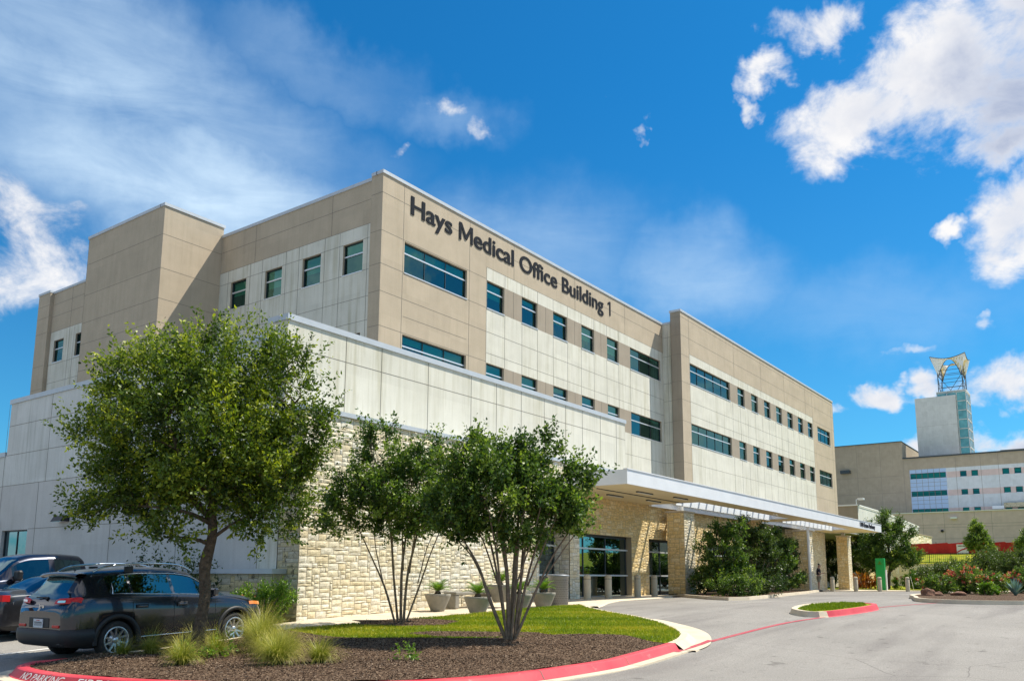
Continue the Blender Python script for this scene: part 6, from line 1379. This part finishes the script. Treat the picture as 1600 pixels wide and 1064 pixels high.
# ------------------------------------------------------------------ planters, bin, bench
def planter(label, x, y, seed, s=.68, zo=.055):
    P_ = thing('planter_bowl', label, 'planter', (x, y, G(x, y)+zo), 0, 'conical concrete planters on the pavement'); mb = MB()
    mb.lathe([(.0, 0), (.30*s, 0), (.31*s, .02), (.56*s, .62*s), (.575*s, .66*s), (.575*s, .72*s), (.565*s, .735*s), (.49*s, .735*s), (.47*s, .68*s), (.46*s, .60*s)], 36); obj('bowl', mb, 'planter', P_)
    mb = MB(); mb.lathe([(.47*s, .64*s), (.0, .66*s)], 20); obj('soil', mb, 'mulch', P_)
    # sago palm grows in it: its own thing
    T = thing('sago_palm', 'sago palm in the '+label.replace('concrete planter bowl','bowl'), 'plant', (x, y, G(x, y)+zo+.66*s), 0, 'sago palms in the planters'); rng = random.Random(seed)
    tr = MB(); tr.lathe([(.09, -.03), (.11, .06), (.07, .14), (0, .16)], 10); obj('trunk', tr, 'bark', T)
    for k in range(17):
        a = k*2.4+rng.uniform(-.2,.2); el = R(78)-k*R(3.0); l = rng.uniform(.40, .54)*(1.2 if s > .7 else 1); p = Vector((0,0,.12)); n = 12; mb = MB(); pts = []
        for i in range(n+1):
            pts.append((p.copy(), el)); el -= .075; p = p+Vector((math.cos(a)*math.cos(el), math.sin(a)*math.cos(el), math.sin(el)))*l/n
        mb.tube([q for q, e in pts], [.008*(1-.8*i/n)+.001 for i in range(n+1)], 4)
        sd = Vector((-math.sin(a), math.cos(a), 0))
        for i in range(2, n+1):
            q, e = pts[i]; d = Vector((math.cos(a)*math.cos(e), math.sin(a)*math.cos(e), math.sin(e))); ll = .13*math.sin(math.pi*min(1, .18+i/n*.8))
            for j in (0, .5):
                q2 = q+d*l/n*j
                for s_ in (-1, 1): t = q2+sd*s_*ll+d*ll*.5+Vector((0,0,.25*ll)); mb.face([q2-d*.009, q2+d*.009, t+d*.002, t-d*.002], 0, rng.random())
        obj('frond', mb, 'cycad', T)
planter('leftmost concrete planter bowl standing before the bench', 19.2, 16.75, 1)
planter('concrete planter bowl nearest the lawn, left of the wide myrtle stems', 18.9, 14.98, 2)
planter('raised concrete planter bowl half hidden directly behind the myrtle stems', 21.6, 16.2, 3, .74, .22)
planter('concrete planter bowl just right of the wide myrtle stems', 20.9, 14.95, 4)
planter('rightmost concrete planter bowl beside the litter bin', 22.05, 14.85, 5)
Bn = thing('concrete_bench', 'low grey concrete bench along the stone wall behind a planter', 'bench', (21.0, 17.0, G(21, 17)+.05)); 
mb = MB(); mb.bbox((-.95, -.25, .40), (.95, .25, .50), .02); obj('seat', mb, 'planter', Bn)
for x in (-.85, .85): mb = MB(); mb.bbox((x-.10, -.23, 0), (x+.10, .23, .399), .015); obj('leg', mb, 'planter', Bn)
def bin_():
    x, y = 23.1, 14.98; T = thing('litter_bin', 'grey perforated cylindrical litter bin beside planter by entrance', 'bin', (x, y, G(x, y)+.055))
    mb = MB(); mb.lathe([(.0,.0),(.33,0),(.33,.94),(.35,.95)], 32); 
    for i in range(32):
        for j in range(11):
            a = 2*math.pi*(i+.5*(j % 2))/32; z = .12+j*.072; c, s_ = math.cos(a), math.sin(a); r = .333; w, h = .014, .016
            mb.face([(r*c+s_*w, r*s_-c*w, z), (r*c, r*s_, z-h), (r*c-s_*w, r*s_+c*w, z), (r*c, r*s_, z+h)], 1)
    obj('drum', mb, ['bin', 'black'], T)
    mb = MB(); mb.lathe([(.35,.95),(.375,.96),(.375,1.0),(.355,1.02),(.20,1.03),(.18,1.0),(.0,.98)], 32); obj('lid', mb, 'bin', T)
bin_()
def bollards():
    labs = [(27.9,16.75,'leftmost beige bollard in front of the entrance glazing'),(29.7,16.85,'second beige bollard from left before the entrance glazing'),(32.4,16.95,'beige bollard at the stone jamb right of entrance glazing'),(34.2,17.05,'beige bollard next to first stone pillar'),
        (58.6,16.0,'beige bollard right of the person under the canopy'),(59.6,14.75,'beige bollard directly before the last stone pillar'),(61.0,13.55,'beige bollard in front of the green totem sign'),(62.8,12.15,'beige bollard at the grass verge left of hydrant'),(64.9,10.4,'farthest right beige bollard half hidden by island shrubs')]
    T = thing('bollard', labs[0][2], 'bollard', (labs[0][0], labs[0][1], -.95), 0, 'beige round topped bollards'); 
    mb = MB(); mb.lathe([(.14,0),(.14,.80),(.132,.81),(.132,.83),(.14,.84),(.14,.93),(.12,.965),(.07,.985),(0,.99)], 20); obj('post', mb, 'bollard', T)
    mb = MB(); mb.lathe([(.1335,.812),(.1335,.828)], 20); obj('groove', mb, 'joint', T)
    for x, y, l in labs:
        if l == T['label']: T.location.z = G(x, y)+.0; continue
        dup(T, (x, y, G(x, y)), 0, l)
bollards()
# green totem sign
T = thing('totem_sign', 'bright green totem sign with small pale emblem behind a bollard', 'sign', (65.2, 14.35, -.9), R(-12))
mb = MB(); mb.bbox((-.10, -.33, 0), (.10, .33, 2.32), .02); obj('panel', mb, 'green_sign', T)
mb = MB(); mb.face([(-.105, .12, 1.95), (-.105, -.12, 1.95), (-.105, 0, 2.14)], 0); mb.box((-.106, -.17, 1.90), (-.101, .17, 1.925), 0); mb.box((-.106, -.16, 1.86), (-.101, .16, 1.88), 0); obj('emblem', mb, 'leaf_bright', T)
mb = MB(); mb.box((-.05, -.42, 0), (.05, -.34, 1.5)); obj('side_strip', mb, 'white_paint', T)
# hydrant with white marker pole
T = thing('fire_hydrant', 'small red fire hydrant on the far grass verge', 'hydrant', (69.4, 12.3, -.86)); mb = MB(); mb.lathe([(.20,0),(.20,.05),(.14,.06),(.14,.50),(.19,.51),(.19,.56),(.15,.58),(.13,.70),(.06,.78),(0,.79)], 14); obj('barrel', mb, 'hydrant', T)
for a in (0, 120, 240): mb = MB(); c, s_ = math.cos(R(a)), math.sin(R(a)); mb.tube([(c*.12, s_*.12, .42), (c*.24, s_*.24, .42)], .06, 8); obj('outlet', mb, 'hydrant', T)
mb = MB(); mb.tube([(0,0,0), (-.1,.15,1.0)], .02, 6); T2 = obj('marker_pole', mb, 'white_paint'); T2.location = (69.3, 13.0, -.86); tag(T2, 'thin leaning white marker pole left of the hydrant', 'pole')
# boulders in the right island
def boulder(label, x, y, sx, sy, sz, seed):
    bm = bmesh.new(); bmesh.ops.create_icosphere(bm, subdivisions=3, radius=1); rnd = random.Random(seed); ph = [rnd.uniform(0, 6) for _ in range(6)]
    for v in bm.verts:
        c = v.co; k = 1+.16*math.sin(3*c.x+ph[0])*math.sin(2.5*c.y+ph[1])+.10*math.sin(5*c.z+ph[2]+2*c.x)+.05*math.sin(9*c.y+ph[3]); v.co = Vector((c.x*sx*k, c.y*sy*k, max(-.3, c.z)*sz*k))
    me = bpy.data.meshes.new('boulder'); bm.to_mesh(me); bm.free(); me.materials.append(M['boulder']); o = new_obj('boulder', me); o.location = (x, y, G(x, y)+.16); tag(o, label, 'rock', 'boulders in the right island')
boulder('rounded red brown boulder at the tip of the right island', 42.3, 7.35, .34, .30, .30, 1); boulder('flat brown boulder in mulch below the roses', 43.6, 6.3, .52, .34, .17, 2); boulder('small brown stone between the two bigger boulders', 42.9, 7.05, .24, .2, .14, 3)
# terrace wall, iron fence, red screen with notice
T = thing('terrace_wall', 'stone terrace wall with dark blotches below the iron fence', 'wall', (103.9, 15, -.9)); mb = MB(); ashlar(mb, Wall((103.9,0,0),(0,1,0),(-1,0,0)), 4, 23, -.9, 1.5, random.Random(77), uw=.35, uh=.28, rough=.06); obj('stone_face', mb, ['stone', 'mortar'], T, True)
mb = MB(); mb.box((103.85, 4, 1.5), (104.3, 23, 1.6)); obj('wall_cap', mb, 'concrete', T, True)
T = thing('iron_fence', 'black iron picket fence on the sunny grass bank', 'fence', (105, 15, 1.6)); mb = MB()
for z in (1.78, 2.75): mb.box((105, 9, z), (105.05, 22, z+.05))
obj('rail', mb, 'black', T, True)
for k in range(0, 66):
    y = 9+.2*k; mb = MB(); mb.box((105, y, 1.60), (105.03, y+(.07 if k % 11 == 0 else .03), 2.85)); obj('picket', mb, 'black', T, True)
T = thing('red_screen_fence', 'long red fabric construction screen along top of the bank', 'fence', (112, 16, 4)); 
mb = MB(); V = []; n = 70
for k in range(n+1):
    y = 7+14*k/n; V += [(112+.06*math.sin(k*1.3)+.05*math.sin(k*.37), y, 2.9), (112+.03*math.sin(k*2.1), y, 4.25-.012*(k % 10))]
mb.quads(V, [(k*2, k*2+1, k*2+3, k*2+2) for k in range(n)], 0, .5, True); obj('fabric', mb, 'red_fabric', T, True)
for k in range(6): mb = MB(); mb.tube([(112.1, 7+2.8*k, 2.8), (112.1, 7+2.8*k, 4.35)], .03, 6); obj('fence_post', mb, 'dark_frame', T, True)
N = thing('site_notice', 'white square notice with dark heading and red swoosh on red screen', 'sign', (111.85, 15.35, 2.9)); mb = MB(); mb.bbox((-.02, -.62, 0), (0, .62, 1.12), .005); obj('board', mb, 'white_paint', N)
mb = MB()
for k in range(7): y = .44-k*.135; mb.box((-.03, y-.045, .86), (-.021, y+.045, 1.0))
obj('heading_marks', mb, 'black', N)
mb = MB(); mb.quads([(-.03, .6, .12), (-.03, .1, .40), (-.03, -.6, .62), (-.03, -.6, .74), (-.03, .1, .56), (-.03, .6, .26)], [(0,1,4,5),(1,2,3,4)]); obj('swoosh', mb, 'red_fabric', N)
# kerb lettering
def kerb_text():
    # letters on the sloping face of the red kerb, following its curve
    line = cr([(7.0,15.0),(6.60,14.5),(6.42,13.7),(6.47,12.5),(6.9,11.1),(7.7,9.6),(8.9,8.45)], 14); P_ = [Vector((p[0], p[1], 0)) for p in line]; s = [0]
    for a, b in zip(P_[:-1], P_[1:]): s.append(s[-1]+(b-a).length)
    def at(u):
        i = min(max(int(np.searchsorted(s, u)-1), 0), len(P_)-2); t = (u-s[i])/(s[i+1]-s[i]); p = P_[i].lerp(P_[i+1], t); d = (P_[i+1]-P_[i]).normalized(); return p, d, Vector((d.y, -d.x, 0))
    for body, u0, wdt in (('NO PARKING', 1.42, 1.15), ('FIRE LANE', 2.85, 1.1)):
        me = text_mesh(body, .16, 0, .0012, width=wdt)
        KT = thing('kerb_lettering', 'worn white painted words '+body+' on the curved red kerb', 'lettering', (6.8, 12.4, -1.5), 0, 'white words stencilled on the red kerb')
        for lm in split_letters(me):
          me = lm
          bm = bmesh.new(); bm.from_mesh(me); bmesh.ops.triangulate(bm, faces=bm.faces[:]); bmesh.ops.subdivide_edges(bm, edges=bm.edges[:], cuts=2); 
          for v in bm.verts:
            u = u0+v.co.x; h = v.co.y/.16*1.28; p, d, n = at(u); o = .265-.085*h; z = .04+.098*h
            q = p+n*(o+.008); v.co = Vector((q.x, q.y, G(p.x, p.y)+z+.006))
          bm.to_mesh(me); bm.free(); me.materials.clear(); me.materials.append(M['worn_white']); new_obj('letter', me, KT, True)
kerb_text()
# ------------------------------------------------------------------ the person under the canopy
def person():
    T = thing('person', 'person in dark top and khaki shorts looking down beside white downpipe', 'person', (56.75, 16.35, -.87), R(-70))
    def skin(name, V, E, Rr, matk, parent):
        me = bpy.data.meshes.new(name); me.from_pydata(V, E, []); o = new_obj(name, me, parent); md = o.modifiers.new('skin', 'SKIN'); md.use_smooth_shade = True
        for i, r in enumerate(Rr): me.skin_vertices[0].data[i].radius = (r, r) if not isinstance(r, tuple) else r
        me.skin_vertices[0].data[0].use_root = True; ss = o.modifiers.new('sub', 'SUBSURF'); ss.levels = 1; ss.render_levels = 1; me.materials.append(M[matk]); 
        dg = bpy.context.evaluated_depsgraph_get(); m2 = bpy.data.meshes.new_from_object(o.evaluated_get(dg)); o.modifiers.clear(); o.data = m2; 
        for p in m2.polygons: p.use_smooth = True
        return o
    # x forward, y left
    V = [(0,0,.95),(0,0,1.12),(.01,0,1.32),(.02,0,1.46),(.04,0,1.55),(.07,0,1.62),(.085,0,1.72),(0,.10,.90),(.02,.11,.50),(0,.11,.09),(.16,.12,.03),(0,-.10,.90),(-.02,-.11,.50),(-.04,-.11,.09),(.12,-.12,.03),
         (.01,.19,1.42),(.02,.24,1.14),(.24,.15,1.16),(.31,.12,1.18),(.01,-.19,1.42),(.02,-.24,1.14),(.24,-.13,1.16),(.31,-.10,1.18)]
    E = [(0,1),(1,2),(2,3),(3,4),(4,5),(5,6),(0,7),(7,8),(8,9),(9,10),(0,11),(11,12),(12,13),(13,14),(3,15),(15,16),(16,17),(17,18),(3,19),(19,20),(20,21),(21,22)]
    Rr = [.13,.12,.145,.11,.065,.10,.105,.095,.06,.042,.035,.095,.06,.042,.035,.055,.042,.032,.035,.055,.042,.032,.035]
    for hand, s in ((18, 1), (22, -1)):
        b = V[hand]
        for k in range(4):
            i = len(V); y = b[1]+s*(.025-.017*k); V += [(b[0]+.05, y, b[2]+.01), (b[0]+.085-.004*abs(k-1), y-s*.004, b[2]-.005), (b[0]+.095-.004*abs(k-1), y-s*.006, b[2]-.025)]; E += [(hand, i), (i, i+1), (i+1, i+2)]; Rr += [.009, .008, .007]
        i = len(V); V += [(b[0]+.01, b[1]-s*.035, b[2]+.025), (b[0]+.04, b[1]-s*.045, b[2]+.04)]; E += [(hand, i), (i, i+1)]; Rr += [.011, .009]
    skin('body', V, E, Rr, 'skin', T)
    V = [(0,0,1.0),(0,0,1.14),(.01,0,1.32),(.02,0,1.45),(.01,.19,1.42),(.02,.235,1.24),(.01,-.19,1.42),(.02,-.235,1.24)]
    skin('shirt', V, [(0,1),(1,2),(2,3),(3,4),(4,5),(3,6),(6,7)], [.155,.15,.165,.115,.075,.07,.075,.07], 'shirt', T)
    V = [(0,0,.98),(0,.10,.88),(.015,.115,.56),(0,-.10,.88),(-.015,-.115,.56)]
    skin('shorts', V, [(0,1),(1,2),(0,3),(3,4)], [.15,.12,.10,.12,.10], 'shorts', T)
    skin('hair', [(.03,0,1.70),(.045,0,1.77),(.08,0,1.80)], [(0,1),(1,2)], [.088,.085,.06], 'hair', T)
    mb = MB(); mb.bbox((-.06,.07,0),(.22,.17,.07),.02); obj('shoe', mb, 'shoe', T); mb = MB(); mb.bbox((-.10,-.17,0),(.18,-.07,.07),.02); obj('shoe', mb, 'shoe', T)
    mb = MB(); mb.bbox((.165,-.045,1.685),(.20,.045,1.70),.004); mb.bbox((.17,-.018,1.64),(.195,.018,1.665),.006); mb.face([(.176,-.03,1.615),(.176,.03,1.615),(.172,.03,1.608),(.172,-.03,1.608)]); obj('face_features', mb, 'skin', T)
    mb = MB(); mb.bbox((.36,-.035,1.17),(.50,.035,1.18),.003); ph = obj('phone', mb, 'black'); ph.location = T.location; ph.rotation_euler = T.rotation_euler; tag(ph, 'dark phone held in both hands by the person', 'phone')
person()
